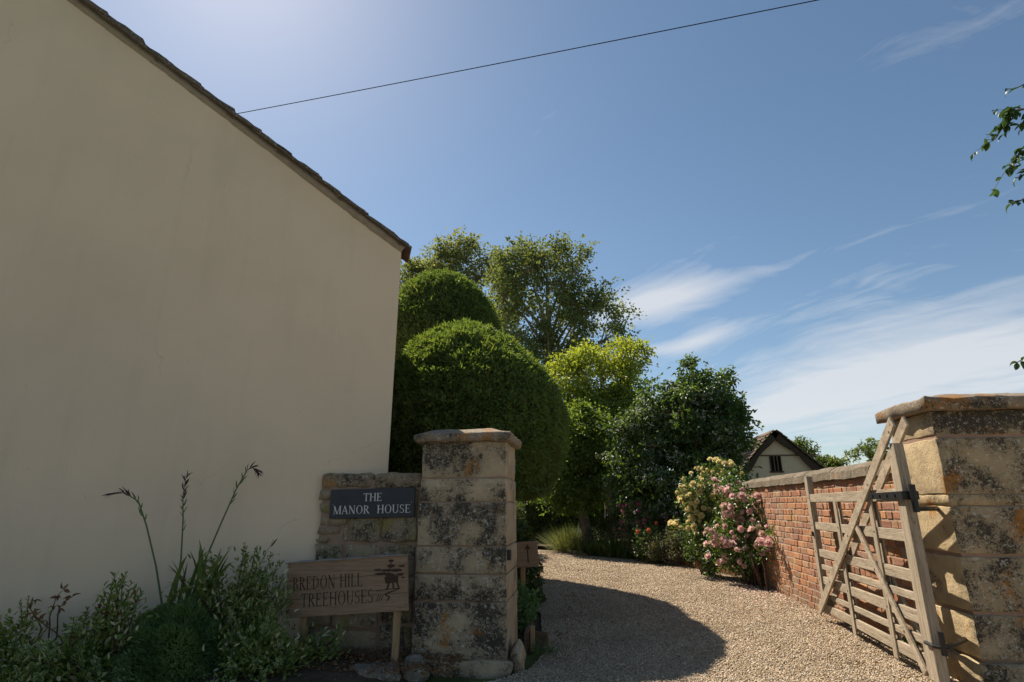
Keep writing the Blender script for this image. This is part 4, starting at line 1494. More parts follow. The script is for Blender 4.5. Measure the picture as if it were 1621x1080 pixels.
# trees peeping over the brick wall
for i, (lab, x, y, z, rx, rz) in enumerate((('small airy tree just right of the outbuilding roof', 11.1, 31, 3.75, .55, .75), ('bushy tree top beside the gate above the brick wall coping', 14.3, 31, 3.55, .95, .85), ('low tree top between the outbuilding and the gate above the wall', 12.9, 33, 3.2, .8, .5))):
    leafy_tree('garden_tree', lab, 'tree', (x, y, 0), 1.8, .12, [(x, y, z, rx, rx, rz), (x + .6 * rx, y, z + .2, rx * .6, rx * .6, rz * .7)], 40, 60, .26, .14, .08, 'far_leaf', 'bark', 40 + i, 'tree tops beyond the brick wall')


def hedge(label, x0, x1, y0, y1, h, n, leaf, wid, mat, seed, name='hedge', cat='hedge', group=None):
    root = thing(name, label, cat, ((x0 + x1) / 2, (y0 + y1) / 2, 0), group)
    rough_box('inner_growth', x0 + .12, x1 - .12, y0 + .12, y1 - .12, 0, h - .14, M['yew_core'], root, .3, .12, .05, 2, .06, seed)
    g = np.random.default_rng(seed)
    Lx, Ly = x1 - x0, y1 - y0
    ar = np.array([Lx * h, Lx * h, Ly * h, Ly * h, Lx * Ly])
    face = g.choice(5, n, p=ar / ar.sum())
    u, v = g.random(n), g.random(n)
    P = np.zeros((n, 3))
    Nn = np.zeros((n, 3))
    for f in range(5):
        k = face == f
        if f < 2:
            P[k] = np.stack([x0 + Lx * u[k], np.full(k.sum(), (y0, y1)[f]), h * v[k]], 1)
            Nn[k] = (0, (-1, 1)[f], .2)
        elif f < 4:
            P[k] = np.stack([np.full(k.sum(), (x0, x1)[f - 2]), y0 + Ly * u[k], h * v[k]], 1)
            Nn[k] = ((-1, 1)[f - 2], 0, .2)
        else:
            P[k] = np.stack([x0 + Lx * u[k], y0 + Ly * v[k], np.full(k.sum(), h)], 1)
            Nn[k] = (0, 0, 1)
    bump = vnoise(P, 1.3, seed) * .22 + vnoise(P, 4, seed) * .10
    P += Nn * (bump - g.random(n) * .14)[:, None]
    P[:, 2] = np.maximum(P[:, 2], .01)
    tint = np.clip(.45 + vnoise(P, 1.5, seed + 2) * .6 + g.normal(0, .15, n), 0, .92)
    leaf_obj('foliage', P, Nn * .7 + rand_unit(n), leaf, wid, M[mat], root, tint=tint)
    return root


hedge('clipped evergreen hedge at the far bend of the drive', -3.4, -.75, 18.9, 20.2, 1.42, 26000, .07, .045, 'hedge', 3)
hedge('tall dark hedge closing the garden behind the trees', -11, 4.6, 23.2, 24.6, 2.5, 42000, .16, .10, 'ivy', 4)
hedge('dark hedge under the far yew along the drive edge', -3.8, -1.75, 11.8, 16.2, 1.25, 26000, .06, .04, 'hedge', 6)
hedge('low evergreen shrub behind the arrow sign', -1.55, -.80, 7.0, 8.3, .98, 14000, .05, .03, 'hedge', 7, 'evergreen_shrub', 'shrub')


def bush(name, label, cat, cx, cy, blobs, n_cl, per, cr, leaf, wid, mat, seed, group=None, stems=True, full=True, z0=0.0, droop=.0):
    g = np.random.default_rng(seed)
    root = thing(name, label, cat, (cx, cy, z0), group)
    C = crown_points(blobs, n_cl, seed, .35)
    C[:, 2] = np.maximum(C[:, 2], z0 + .04)
    if stems:
        mb = MB()
        for c in C[::2]:
            s = Vector((cx + g.normal(0, .06), cy + g.normal(0, .06), z0 - .03))
            e = Vector(c)
            m = s.lerp(e, .5) + Vector((g.normal(0, .03), g.normal(0, .03), .08 * (e - s).length))
            mb.tube([s, m, e], [.009, .007, .003], 4, cap=False)
        mb.build('stems', M['twig'], root)
    n = n_cl * per
    ci = np.repeat(np.arange(n_cl), per)
    off = unit(g.normal(size=(n, 3))) * (g.random(n) ** .5)[:, None] * cr
    P = C[ci] + off
    P[:, 2] = np.maximum(P[:, 2], z0 + .015)
    D = unit(off) * .7 + rand_unit(n) * .8 + np.array([0, 0, .1 - droop])
    tint = np.clip(.45 + g.normal(0, .15, n_cl)[ci] + g.normal(0, .15, n), 0, .92)
    leaf_obj('foliage', P, D, leaf, wid, M[mat], root, tint=tint, full=full)
    return root, C, P


# blossoms: nested cupped petals, one object each
def blossom_mesh(name, mat, rad, rings=((.30, 4, 1.25), (.62, 5, .85), (1.0, 6, .35)), seed=0):
    g = random.Random(seed)
    vs, fs, ti = [], [], []
    for (rr, n, lift) in rings:
        a0 = g.uniform(0, 6)
        for i in range(n):
            a = a0 + 2 * math.pi * i / n + g.uniform(-.12, .12)
            ca, sa = math.cos(a), math.sin(a)
            w = rr * rad * 1.35 * math.sin(math.pi / n) * 1.25
            b = len(vs)
            h = rad * lift * g.uniform(.85, 1.15)
            for (r_, ww, hh) in ((.12, .25, -.25), (.62, .9, .18), (.98, .85, .75), (1.05, .25, .92)):
                for s in (-1, 1):
                    q = rr * rad * r_
                    vs.append((ca * q - sa * s * w * ww, sa * q + ca * s * w * ww, h * hh - rad * .1 * s * 0 + (abs(s) * ww * w * .25)))
                    ti.append(g.uniform(0, 1) * .35 + .65 * (1 - rr))
            for q in range(3):
                fs.append((b + 2 * q, b + 2 * q + 1, b + 2 * q + 3, b + 2 * q + 2))
    me = bpy.data.meshes.new(name)
    me.from_pydata(vs, [], fs)
    at = me.attributes.new('tint', 'FLOAT', 'POINT')
    at.data.foreach_set('value', ti)
    me.materials.append(mat)
    return me


BL = {}
for c, r in (('pink', .050), ('yellow', .046), ('orange', .042), ('crimson', .030)):
    BL[c] = [blossom_mesh('blossom', M['petal_' + c], r * s, seed=i + 7) for i, s in enumerate((.8, 1.0, 1.2))]


def put_blossoms(root, P, colour, face=(-.45, -.75, .45)):
    for p in P:
        o = link_mesh('blossom', random.choice(BL[colour]), None, root, Vector(p) - Vector(root.location))
        d = Vector(face) + Vector((random.gauss(0, .4), random.gauss(0, .4), random.gauss(0, .35)))
        o.rotation_euler = d.to_track_quat('Z', 'Y').to_euler()
        s = random.uniform(.8, 1.15)
        o.scale = (s, s, s)


def outer(C, P, n, toward=(-.35, -1, .35), seed=0, zmin=.3):
    """pick n foliage points on the outside of a bush, facing the light and the drive"""
    g = np.random.default_rng(seed)
    t = np.array(toward) / np.linalg.norm(toward)
    cen = P.mean(axis=0)
    sc = (P - cen) @ t + g.normal(0, .12, len(P))
    idx = np.argsort(-sc)[: int(len(P) * .35)]
    idx = idx[P[idx][:, 2] > zmin]
    got = []
    g.shuffle(idx)
    for i in idx:
        if all(np.linalg.norm(P[i] - P[j]) > .075 for j in got):
            got.append(i)
        if len(got) >= n:
            break
    return P[got] + t * .03


ry, RC, RPt = bush('rose_bush', 'tall rose bush covered in pale yellow blooms beside the pink rose', 'rose bush', 2.15, 11.55,
                   [(2.2, 11.4, 1.35, .50, .4, .55), (2.5, 11.3, 1.75, .40, .35, .40), (1.98, 11.4, 1.0, .38, .35, .5), (2.4, 11.3, .8, .5, .4, .6), (2.2, 11.1, .45, .45, .35, .4)], 140, 42, .15, .055, .036, 'rose_leaf', 51, 'climbing roses by the brick wall')
put_blossoms(ry, outer(RC, RPt, 125, (-.5, -.9, .6), 1, .65), 'yellow')
rpk, RC, RPt = bush('rose_bush', 'sprawling rose bush with pink blooms against the end of the brick wall', 'rose bush', 2.62, 10.2,
                    [(2.55, 10.4, 1.25, .34, .6, .60), (2.38, 10.3, .75, .40, .5, .55), (2.62, 10.0, .8, .20, .5, .5), (2.5, 10.2, .4, .25, .5, .35), (2.55, 10.8, 1.65, .25, .5, .28), (2.62, 9.4, .85, .16, .4, .35)], 120, 42, .15, .055, .036, 'rose_leaf', 52, 'climbing roses by the brick wall')
put_blossoms(rpk, outer(RC, RPt, 110, (-.8, -.8, .35), 2, .3), 'pink')
ob, RC, RPt = bush('orange_rose_bush', 'low rose bush with a few orange blooms in the border', 'rose bush', 1.35, 13.55, [(1.35, 13.6, .42, .36, .3, .4)], 30, 34, .13, .05, .034, 'rose_leaf', 53)
put_blossoms(ob, outer(RC, RPt, 9, (-.2, -1, .4), 3, .1), 'orange')
cb, RC, RPt = bush('crimson_flower_bush', 'airy bush with small crimson flower spikes behind the orange rose', 'flowering bush', 1.15, 14.2, [(1.1, 14.2, .75, .45, .3, .55), (1.55, 14.1, .8, .35, .3, .4)], 60, 32, .14, .05, .03, 'dusty', 54)
put_blossoms(cb, outer(RC, RPt, 26, (-.2, -1, .6), 4, .3), 'crimson')
bush('dusty_shrub', 'greyish twiggy low shrub at the drive edge in front of the roses', 'shrub', 1.78, 13.1, [(1.85, 13.1, .38, .46, .32, .36), (1.55, 13.4, .3, .3, .25, .3)], 60, 46, .12, .045, .018, 'dusty', 55)
bush('border_shrub', 'dark leafy shrub filling the border under the white-flowered bush', 'shrub', 1.75, 14.1, [(1.9, 14.2, .75, .65, .35, .7), (1.5, 14.4, .5, .6, .3, .5), (2.4, 13.2, .6, .3, .5, .6)], 80, 46, .17, .06, .036, 'dark_leaf', 56)
bush('border_shrub', 'dark green undergrowth between the bare trunk and the crimson flowers', 'shrub', .75, 15.7, [(.75, 15.7, .6, .6, .35, .6), (.3, 15.9, .45, .4, .3, .45), (1.2, 15.3, .6, .4, .3, .6)], 70, 46, .17, .06, .036, 'hedge', 58)
bush('wall_weed', 'small green weed at the foot of the brick wall behind the gate', 'weed', 2.70, 5.72, [(2.69, 5.72, .10, .05, .10, .09), (2.69, 5.95, .06, .05, .10, .05)], 12, 16, .04, .035, .024, 'mound', 59, None, False)
bush('ivy_clump', 'bright green ivy clump at the foot of the arrow sign', 'plant', -.74, 6.35, [(-.74, 6.35, .30, .17, .22, .17), (-.70, 6.2, .18, .15, .2, .12)], 30, 40, .07, .042, .030, 'mound', 57, None, False)
# lavender
lav = thing('lavender_clump', 'pale grey-green lavender mound at the far bend of the drive', 'plant', (-.55, 16.6, 0))
n = 1500
B_ = np.stack([-.5 + RNG.normal(0, .20, n), 16.55 + RNG.normal(0, .2, n), np.full(n, .05)], 1)
D_ = (B_ - np.array([-.5, 16.55, -.35])) + RNG.normal(0, .08, (n, 3))
blades('spikes', B_, D_, .70, .014, M['lavender'], lav, 3, .2)
# iris / strap leaf clumps along the border
for i, (x, y, L, n, lab) in enumerate(((.05, 15.35, .55, 160, 'clump of strap leaves nearest the bare brown trunk in the border'), (.55, 14.9, .62, 190, 'middle clump of strap leaves along the border edge'), (.98, 14.55, .50, 150, 'arching strap leaves between the middle clump and the orange rose'), (1.55, 13.55, .48, 130, 'strap leaf clump beside the greyish twiggy shrub'))):
    r = thing('iris_clump', lab, 'plant', (x, y, 0), 'strap-leaved clumps in the border')
    B_ = np.stack([x + RNG.normal(0, .16, n), y + .1 + RNG.normal(0, .10, n), np.full(n, .03)], 1)
    D_ = np.stack([RNG.normal(0, .35, n), RNG.normal(-.1, .3, n), np.ones(n)], 1)
    blades('leaf_blades', B_, D_, L, .026, M['grass_blade'], r, 5, .75)
# dry low edging growth along the border edge
r = thing('dry_edging_growth', 'dry brown twiggy edging between the drive and the roses', 'plant', (2.3, 12.3, 0))
n = 700
t_ = RNG.random(n)
B_ = np.stack([1.75 + t_ * .92, 13.6 - t_ * 2.2, np.full(n, .03)], 1) + np.stack([RNG.normal(.06, .07, n), RNG.normal(.04, .07, n), np.zeros(n)], 1)
blades('dry_stems', B_, np.stack([RNG.normal(0, .6, n), RNG.normal(0, .6, n), np.ones(n) * .6], 1), .20, .010, M['dry_leaf'], r, 3, .6)
# rose stems at the wall foot
mb = MB()
for i in range(9):
    x, y = 2.66 + random.uniform(-.06, .05), 9.9 + random.uniform(-.5, .5)
    mb.tube([(x, y, -.02), (x + random.uniform(-.12, .03), y + random.uniform(-.1, .1), .35), (x + random.uniform(-.2, 0), y + random.uniform(-.2, .2), .8)], [.014, .011, .007], 5, cap=False)
mb.build('stems', M['twig'], rpk)
# fallen petals
n = 420
x = np.clip(RNG.normal(2.45, .22, n), 1.7, 2.73)
y = RNG.normal(9.6, .75, n)
P = np.stack([x, y, np.full(n, .022)], 1)
D_ = RNG.normal(size=(n, 3)) * np.array([1, 1, .2])
tag(leaf_obj('fallen_petals', P, D_, .022, .018, M['petal_pink']), kind='stuff')

# ------------------------------------------------------------------ stones and edging
for i, (x, y, sx, sy, sz, lab) in enumerate(((-1.62, 4.50, .19, .15, .085, 'grey boulder at the left foot of the pillar beside the sign post'), (-1.36, 4.66, .11, .10, .09, 'small rough stone touching the left gate pillar foot'), (-1.95, 4.42, .13, .10, .07, 'flat mossy stone in the bed below the wooden sign'),
                                             (-.60, 4.98, .06, .14, .13, 'worn tan stone at the right foot of the left gate pillar'))):
    bm = bmesh.new()
    bmesh.ops.create_icosphere(bm, subdivisions=5, radius=1)
    for v in bm.verts:
        q = v.co.copy()
        q = Vector([math.copysign(abs(c) ** .66, c) for c in q])
        q += mnoise.noise_vector(q * 1.1 + Vector((i * 5, 0, 0))) * .34 + mnoise.noise_vector(q * 3.2 + Vector((i, 0, 0))) * .11 + mnoise.noise_vector(q * 9 + Vector((i, 3, 0))) * .04
        v.co = Vector((q.x * sx, q.y * sy, q.z * sz))
    me = bpy.data.meshes.new('boulder')
    bm.to_mesh(me)
    bm.free()
    me.polygons.foreach_set('use_smooth', [True] * len(me.polygons))
    tag(link_mesh('boulder', me, M['boulder'] if i != 3 else M['pillar'], None, (x, y, sz * .40)), lab, 'stone', 'loose stones round the left pillar')
te = thing('timber_edging', 'short dark timber bed edging behind the left gate pillar', 'edging', (-.55, 5.9, 0))
MB().box(-.62, -.585, 5.62, 6.15, -.02, .13).bevel(.004).build('edging_board', M['timber_brown'], te)
MB().box(-.583, -.40, 5.72, 5.755, -.02, .12, Matrix.Rotation(R(-18), 3, 'Z')).bevel(.004).build('edging_board', M['timber_brown'], te)
MB().box(-.56, -.52, 5.60, 5.64, -.02, .19).bevel(.004).build('peg', M['post_wood'], te)
r = thing('grass_tuft', 'small grass tuft on the gravel by the timber edging', 'grass tuft', (-.42, 5.45, 0))
n = 60
B_ = np.stack([-.43 + RNG.normal(0, .07, n), 5.45 + RNG.normal(0, .07, n), np.full(n, .01)], 1)
blades('leaf_blades', B_, np.stack([RNG.normal(0, .7, n), RNG.normal(0, .7, n), np.ones(n)], 1), .16, .008, M['grass_blade'], r, 4, .7)
# border edge stones at the far bend
for i in range(9):
    t_ = i / 8
    x, y = -.88 + t_ * .75, 16.85 - t_ * 1.45
    o = rough_box('edging_stone', x - .09, x + .09, y - .07, y + .07, -.03, .09 + random.uniform(-.02, .02), M['rubble'], None, .05, .025, .012, 9, .01, i * 1.7)
    tag(o, 'rough border edging stone, ' + ['first', 'second', 'third', 'fourth', 'fifth', 'sixth', 'seventh', 'eighth', 'ninth'][i] + ' in the row counting from the lavender mound', 'edging stone', 'edging stones at the bend of the drive')


# ------------------------------------------------------------------ foreground planting against the house
def leaf_mesh_vary(name, L, Wd, mat, curl=.2, seed=0):
    """an oval leaf with a rim: attribute 'edge' 0 inside, 1 on the margin"""
    ts = (0, .18, .42, .68, .88, 1)
    ws = (.08, .7, 1.0, .82, .42, .02)
    vs, ed, fs = [], [], []
    for t, w in zip(ts, ws):
        z = -curl * L * (t - .35) ** 2 + curl * L * .12
        for u in (-1, -.55, 0, .55, 1):
            vs.append((u * w * Wd / 2, t * L, z + abs(u) * w * Wd * .16))
            ed.append(min(1, abs(u) + (1 if t in (0, 1) else 0)) if abs(u) != .55 else .35)
    for i in range(5):
        for j in range(4):
            fs.append((i * 5 + j, i * 5 + j + 1, i * 5 + j + 6, i * 5 + j + 5))
    me = bpy.data.meshes.new(name)
    me.from_pydata(vs, [], fs)
    a = me.attributes.new('edge', 'FLOAT', 'POINT')
    a.data.foreach_set('value', ed)
    me.materials.append(mat)
    me.polygons.foreach_set('use_smooth', [True] * len(me.polygons))
    return me


HL = [leaf_mesh_vary('leaf', l, w, M['hebe'], c) for l, w, c in ((.058, .022, .5), (.050, .020, .3), (.066, .024, .7), (.042, .018, .2))]


def sprig(root, base, d, length, pairs, budget, big=1.0, meshes=None, stem_mat='stem'):
    """one leafy shoot: a stem part with its leaves as sub-parts"""
    meshes = meshes or HL
    base, d = Vector(base), Vector(d).normalized()
    a = d.cross(Vector((.2, .5, .3))).normalized()
    b = d.cross(a)
    bend = Vector((random.uniform(-.3, .3), random.uniform(-.3, .3), .25)) * length * .3
    pts = [base, base + d * length * .5 + bend * .25, base + d * length + bend]
    st = MB().tube(pts, [.0045, .0035, .002], 5, cap=False).build('sprig', M[stem_mat], root)
    st.location = Vector((0, 0, 0))
    po = parent_loc(root)
    for i in range(pairs):
        t = .25 + .75 * (i + .5) / pairs
        p = pts[0].lerp(pts[1], t * 2) if t < .5 else pts[1].lerp(pts[2], t * 2 - 1)
        ang = (i % 2) * math.pi / 2 + random.uniform(-.2, .2)
        for sgn in (0, math.pi):
            if budget[0] <= 0:
                return
            out = a * math.cos(ang + sgn) + b * math.sin(ang + sgn)
            ld = (out * (1.0 - .55 * t) + d * (.35 + .6 * t)).normalized()
            nn = (d - ld * d.dot(ld)).normalized()
            x = ld.cross(nn).normalized()
            mat = Matrix((x, ld, nn)).transposed()
            o = link_mesh('leaf', random.choice(meshes), None, st, p - po)
            o.rotation_euler = mat.to_euler()
            s = big * random.uniform(.8, 1.15) * (1 - .35 * t)
            o.scale = (s, s, s)
            budget[0] -= 1


def wpt(s, off, z):
    """point by the gable wall: s along it, off in front of it"""
    return HP0 + HD * s - HB * off + Vector((0, 0, z))


def hebe(label, s, off, blobs, nsp, per, seed, big=1.0, fill=True):
    """blobs: (ds, doff, z, rs, ro, rz)"""
    random.seed(seed)
    g = np.random.default_rng(seed)
    c0 = wpt(s, off, .06)
    root = thing('hebe_shrub', label, 'shrub', c0, 'variegated shrubs against the house wall')
    bl = []
    for (ds, do, z, rs, ro, rz) in blobs:
        p = wpt(s + ds, off + do, z)
        bl.append((p.x, p.y, p.z, rs, ro, rz))
    C = crown_points(bl, nsp, seed, .6)
    budget = [300]
    base = Vector(c0)
    mb = MB()
    for c in C:
        e = Vector(c)
        m = base.lerp(e, .5) + Vector((random.gauss(0, .03), random.gauss(0, .03), .03))
        mb.tube([base + Vector((random.gauss(0, .05), random.gauss(0, .05), -.03)), m, e], [.007, .0055, .004], 5, cap=False)
    mb.build('stems', M['twig'], root)
    order = sorted(range(nsp), key=lambda i: C[i][1] * .9 - C[i][2] * .5)
    for i in order:
        e = Vector(C[i])
        d = (e - base).normalized() * .7 + Vector((random.gauss(0, .3), random.gauss(-.1, .3), .75))
        if budget[0] > 0:
            sprig(root, e, d, random.uniform(.09, .15), per, budget, big)
    if fill:
        n = nsp * 80
        ci = g.integers(0, nsp, n)
        cc = C[ci] * (1 - .25 * g.random(n)[:, None]) + np.array(base) * (.25 * g.random(n)[:, None])
        cc = C[ci] + (np.array(base) - C[ci]) * (g.random(n) ** 1.5 * .55)[:, None]
        P = cc + g.normal(0, .06, (n, 3))
        P[:, 2] = np.maximum(P[:, 2], .05)
        D = unit(P - np.array(base)) * .6 + rand_unit(n) * .8 + np.array([0, 0, .3])
        t = np.clip(g.normal(.5, .2, n), 0, .92)
        t = np.where(g.random(n) < .14, 1.0, t)
        leaf_obj('foliage', P, D, .045, .018, M['hebe_fol'], root, tint=t, full=True)['kind'] = 'stuff'
    return root


# s: 0 = where the low wall meets the house; negative = to the left
hebe('largest cream-edged variegated shrub, leaning over the left end of the wooden sign', -.56, .40, [(-.05, .0, .70, .20, .2, .20), (-.26, .02, .56, .22, .2, .22), (.16, .08, .50, .20, .2, .24), (-.02, .16, .34, .30, .2, .22), (.12, -.02, .74, .12, .1, .12)], 40, 4, 101, 1.0)
hebe('short variegated sprays reaching out below the wooden sign', -.12, .60, [(.0, .0, .18, .2, .16, .12), (.22, .05, .24, .12, .10, .10), (-.20, .14, .26, .20, .16, .18), (-.05, .3, .10, .25, .12, .1)], 26, 5, 102, .95)
hebe('pale variegated tuft growing in front of the dense green mound', -1.27, .66, [(-.02, 0, .56, .10, .1, .10), (.10, .06, .44, .10, .08, .07), (-.20, .05, .40, .12, .1, .1), (-.24, .2, .22, .18, .15, .12)], 24, 5, 103, 1.25)
hebe('dark green leafy shrub at the far left under the cream wall', -1.86, .52, [(0, 0, .30, .22, .2, .20), (-.30, .1, .28, .2, .2, .24), (.26, .06, .18, .2, .2, .14), (.05, .35, .15, .35, .15, .14)], 32, 5, 104, .95)
hebe('variegated low shrub under the bare brown twigs', -1.45, .52, [(0, .02, .30, .18, .15, .14), (.15, .1, .22, .16, .15, .12), (-.12, .20, .14, .2, .15, .1), (.1, .32, .10, .25, .12, .08)], 30, 5, 105, 1.1)
hebe('green and cream filler shrub between the dense mound and the sign post', -.40, .74, [(0, 0, .28, .18, .14, .18), (.16, .1, .18, .18, .13, .12), (.0, .22, .10, .2, .12, .08)], 24, 5, 106, 1.0)

# dense green mound
gm0 = wpt(-.92, .58, .05)
gm = thing('green_mound_shrub', 'dense rounded fine-leaved green mound below the tall seed heads', 'shrub', gm0)
bm = bmesh.new()
bmesh.ops.create_icosphere(bm, subdivisions=3, radius=1)
for v in bm.verts:
    q = v.co
    v.co = Vector((q.x * .31, q.y * .27, max(q.z, -.1) * .46)) + mnoise.noise_vector(q * 2) * .03
me = bpy.data.meshes.new('inner_growth')
bm.to_mesh(me)
bm.free()
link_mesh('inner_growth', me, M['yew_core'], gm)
n = 24000
U = rand_unit(n)
U[:, 2] = np.abs(U[:, 2]) * 1.0 - .1
U = unit(U)
P = U * np.array([.37, .32, .53]) + np.array(gm0)
cl = vnoise(P, 8, 2.2) * .08 + vnoise(P, 3.2, 6.1) * .10
P += U * (cl - RNG.random(n) ** 1.6 * .07)[:, None]
P[:, 2] = np.maximum(P[:, 2], .05)
tint = np.clip(.5 + cl * 7 + RNG.normal(0, .17, n), 0, .92)
leaf_obj('foliage', P, U * .9 + rand_unit(n) * .7 + np.array([0, 0, .3]), .036, .010, M['mound'], gm, tint=tint)['kind'] = 'stuff'

# tall iris-like seed stems
g0 = wpt(-.88, .40, .1)
gl = thing('gladiolus_plant', 'tall plant with three thin stems of dark seed heads against the cream wall', 'plant', g0)
tips = [[(-3.24, 4.26, .52), (-3.33, 4.24, .80), (-3.44, 4.20, 1.10), (-3.53, 4.18, 1.28), (-3.62, 4.13, 1.345), (-3.69, 4.10, 1.335)],
        [(-3.15, 4.27, .55), (-3.15, 4.27, .85), (-3.18, 4.26, 1.15), (-3.205, 4.25, 1.32), (-3.205, 4.25, 1.455)],
        [(-3.05, 4.31, .55), (-3.0, 4.33, .80), (-2.92, 4.37, 1.12), (-2.85, 4.40, 1.38), (-2.79, 4.42, 1.53), (-2.755, 4.43, 1.555), (-2.72, 4.44, 1.53)]]
for si, pts in enumerate(tips):
    pts = [Vector(p) for p in pts]
    fine = []
    for i in range(len(pts) - 1):
        for q in range(6):
            fine.append(pts[i].lerp(pts[i + 1], q / 6))
    fine.append(pts[-1])
    st = MB().tube(fine, [.0078 - .005 * i / len(fine) for i in range(len(fine))], 6).build('flower_stem', M['stem'], gl)
    L = len(fine)
    P, D, T = [], [], []
    for i in [q for q in range(int(L * .42), L) for _ in range(2 if q > L * .66 else 1)]:
        side = random.choice((-1, 1))
        d = (fine[min(i + 1, L - 1)] - fine[max(0, i - 1)]).normalized()
        sv = Vector((HD.x, HD.y, 0)) * side
        P.append(fine[i])
        D.append(d * .9 + sv * .42 + Vector((0, 0, .1)))
        T.append(i / L)
    P, D = np.array([tuple(p) for p in P]), np.array([tuple(p) for p in D])
    for i in range(len(P)):
        V, F, tt = leaves(P[i:i + 1], D[i:i + 1], np.array([random.uniform(.05, .078) if T[i] < .9 else .07]), np.array([.0135]), full=True, droop=.1 if T[i] < .85 else .6, tint=np.array([random.random()]))
        np_mesh('seed_pod', V, F, M['seed_pod'] if T[i] > .62 else M['grass_blade'], st, {'tint': tt})
n = 24
B_ = np.stack([g0.x + RNG.normal(0.03, .09, n), g0.y + RNG.normal(0, .03, n), np.full(n, .46)], 1)
for i in range(n):
    blades('leaf_blade', B_[i:i + 1], np.array([[RNG.normal(0, .28), RNG.normal(-.05, .1), 1.0]]), .54, .044, M['grass_blade'], gl, 5, .35 if i % 4 else 1.2)
blades('leaf_blade', np.array([[-3.08, 4.27, .72]]), np.array([[-.5, -.05, -.25]]), .34, .014, M['dry_leaf'], gl, 4, .05, np.array([.9]))

# small thin seed stem right of it
s0 = wpt(-.52, .40, .3)
mb = MB().tube([s0, s0 + Vector((.02, 0, .35)), s0 + Vector((.16, .05, .68))], [.004, .003, .002], 5)
o = mb.build('flower_stem', M['stem'], gl)
V, F, tt = leaves(np.array([tuple(s0 + Vector((.14, .05, .62)))]), np.array([[.5, .1, .8]]), np.array([.09]), np.array([.014]), full=True, tint=np.array([.3]))
np_mesh('seed_pod', V, F, M['seed_pod'], o, {'tint': tt})

# bare dead rose twigs at the far left
t0 = wpt(-1.62, .50, .22)
dt = thing('dead_rose_stems', 'bare brown twisting twigs with withered leaves at the far left of the bed', 'dead stems', t0)
random.seed(5)
for k in range(10):
    p = Vector(t0) + Vector((random.uniform(-.35, .38), random.uniform(-.1, .1), 0))
    d = Vector((random.uniform(-.35, .35), random.uniform(-.1, .1), 1)).normalized()
    pts = [p]
    for q in range(7):
        d = (d + Vector((random.gauss(0, .38), random.gauss(0, .2), random.gauss(0, .18)))).normalized()
        p = p + d * .065
        pts.append(p)
    st = MB().tube(pts, [.0065, .006, .0055, .005, .0045, .004, .003, .002], 5).build('twig', M['twig'], dt)
    for q in (5, 6, 7):
        m = 3
        Pq = np.repeat(np.array([tuple(pts[q])]), m, 0)
        V, F, tt = leaves(Pq, rand_unit(m) + np.array([0, 0, -.3]), .045, .022, full=True, fold=.5)
        np_mesh('withered_leaf', V, F, M['dry_leaf'], st, {'tint': tt})
# fallen leaf litter, small stones in the bed
n = 1500
x = RNG.uniform(-2.4, -1.0, n)
y = RNG.uniform(4.3, 4.95, n)
x2 = np.concatenate([-.45 + np.abs(RNG.normal(0, .35, 160)), RNG.uniform(-.3, 2.7, 90), 2.7 - np.abs(RNG.normal(0, .15, 120))])
y2 = np.concatenate([RNG.uniform(5.2, 9, 160), RNG.uniform(5, 14, 90), RNG.uniform(5.6, 11, 120)])
z = np.concatenate([.10 + RNG.uniform(0, .03, n), np.full(370, .018)])
x, y, n = np.concatenate([x, x2]), np.concatenate([y, y2]), n + 370
tag(leaf_obj('leaf_litter', np.stack([x, y, z], 1), RNG.normal(size=(n, 3)) * np.array([1, 1, .3]), .03, .015, M['dry_leaf']), kind='stuff')

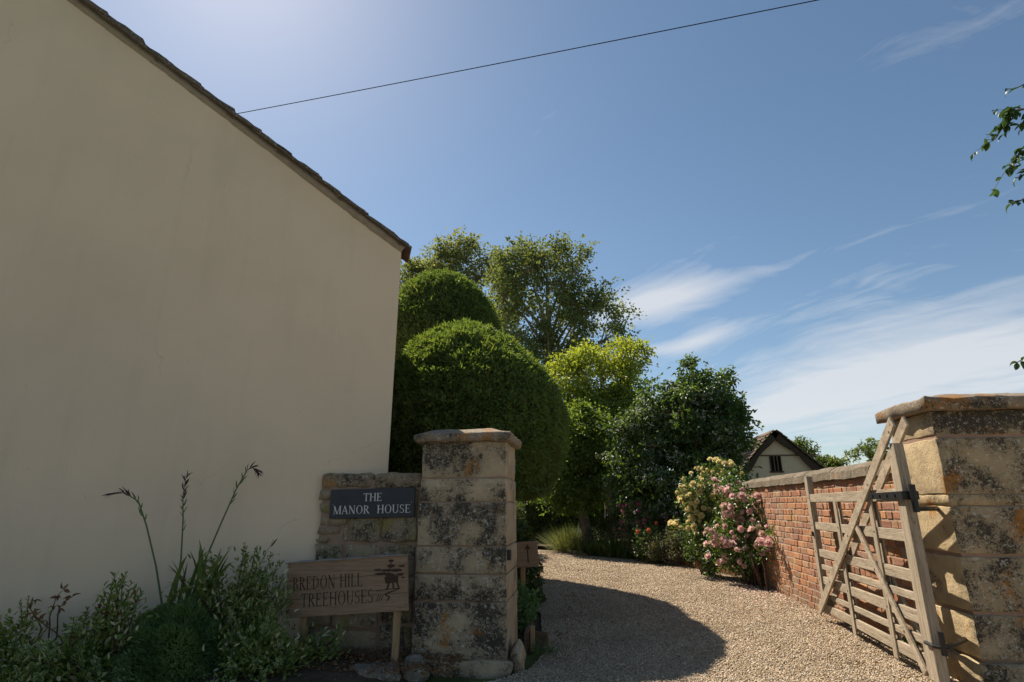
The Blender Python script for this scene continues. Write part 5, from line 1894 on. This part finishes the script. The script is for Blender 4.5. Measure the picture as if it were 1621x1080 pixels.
# ------------------------------------------------------------------ branch reaching in from the right
PL = [leaf_mesh_vary('leaf', l, w, M['pear'], c) for l, w, c in ((.085, .052, .4), (.070, .045, .3), (.095, .055, .6))]
ot = thing('overhanging_tree', 'leafy hanging branch ends entering the sky at the right edge', 'tree', (6.4, 5.2, 0))
MB().tube([(6.4, 5.2, -.1), (6.35, 5.2, 1.8), (6.2, 5.15, 3.6), (5.9, 5.1, 5.2)], [.16, .13, .11, .08], 9).build('trunk', M['bark'], ot, smooth=True)
random.seed(12)
budget = [300]
BR = [[(6.0, 5.2, 5.1), (5.22, 5.4, 5.52), (4.95, 5.5, 5.56), (4.78, 5.6, 5.56), (4.54, 5.7, 5.6)],
      [(6.0, 5.15, 5.0), (5.01, 5.4, 5.16), (4.75, 5.5, 5.23), (4.58, 5.6, 5.25), (4.45, 5.7, 5.18), (4.36, 5.8, 5.03)],
      [(6.0, 5.15, 4.8), (4.92, 5.4, 4.79), (4.66, 5.5, 4.86), (4.48, 5.6, 4.79), (4.4, 5.7, 4.69)],
      [(6.05, 5.15, 4.3), (4.84, 5.4, 4.51), (4.59, 5.5, 4.57), (4.51, 5.6, 4.53), (4.39, 5.7, 4.51)],
      [(6.1, 5.15, 4.1), (4.76, 5.4, 4.17), (4.5, 5.5, 4.17), (4.4, 5.6, 4.19), (4.26, 5.7, 4.23)],
      [(6.2, 5.15, 3.0), (4.53, 5.4, 2.89), (4.28, 5.5, 2.81), (4.1, 5.6, 2.68), (3.92, 5.7, 2.54)]]
for bi, br in enumerate(BR):
    br = [Vector(p) + Vector((.13 if q else 0, 0, 0)) for q, p in enumerate(br)]
    fine = []
    for i in range(len(br) - 1):
        for q in range(7):
            fine.append(br[i].lerp(br[i + 1], q / 7) + Vector((0, 0, .02 * math.sin((i * 7 + q) * .9))))
    fine.append(br[-1])
    st = MB().tube(fine, [.02 * (1 - i / len(fine)) + .003 for i in range(len(fine))], 5).build('branch', M['bark'], ot)
    po = parent_loc(ot)
    thin = bi in (0, 3, 4, 5)
    nper = (16, 105, 75, 16, 16, 20)[bi]
    # side twigs that carry the leaves
    twigs = []
    tw = MB()
    for q in range(0 if thin else 15):
        a = fine[int(random.uniform(.35, 1) * (len(fine) - 1))]
        e = a + Vector((random.gauss(-.04, .10), random.gauss(0, .10), random.gauss(-.06, .11)))
        m_ = a.lerp(e, .5) + Vector((0, 0, .02))
        tw.tube([a, m_, e], [.004, .003, .0015], 4)
        twigs.append((a, m_, e))
    if twigs:
        tw.build('twigs', M['bark'], st)
    for q in range(nper):
        t = random.uniform(.38, 1) ** .8
        if twigs:
            a, m_, e = random.choice(twigs)
            f = random.uniform(.1, 1)
            p = a.lerp(m_, f * 2) if f < .5 else m_.lerp(e, f * 2 - 1)
        else:
            p = fine[int(t * (len(fine) - 1))] + Vector((0, 0, random.gauss(0, .006)))
        if budget[0] <= 0:
            break
        budget[0] -= 1
        ld = Vector((random.gauss(-.4, .5), random.gauss(0, .5), random.gauss(-.5, .45))).normalized()
        nn = Vector((random.gauss(0, .5), random.gauss(-.3, .5), 1))
        nn = (nn - ld * nn.dot(ld)).normalized()
        x = ld.cross(nn).normalized()
        o = link_mesh('leaf', random.choice(PL), None, st, p - po)
        o.rotation_euler = Matrix((x, ld, nn)).transposed().to_euler()
        s = random.uniform(.8, 1.25)
        o.scale = (s, s, s)
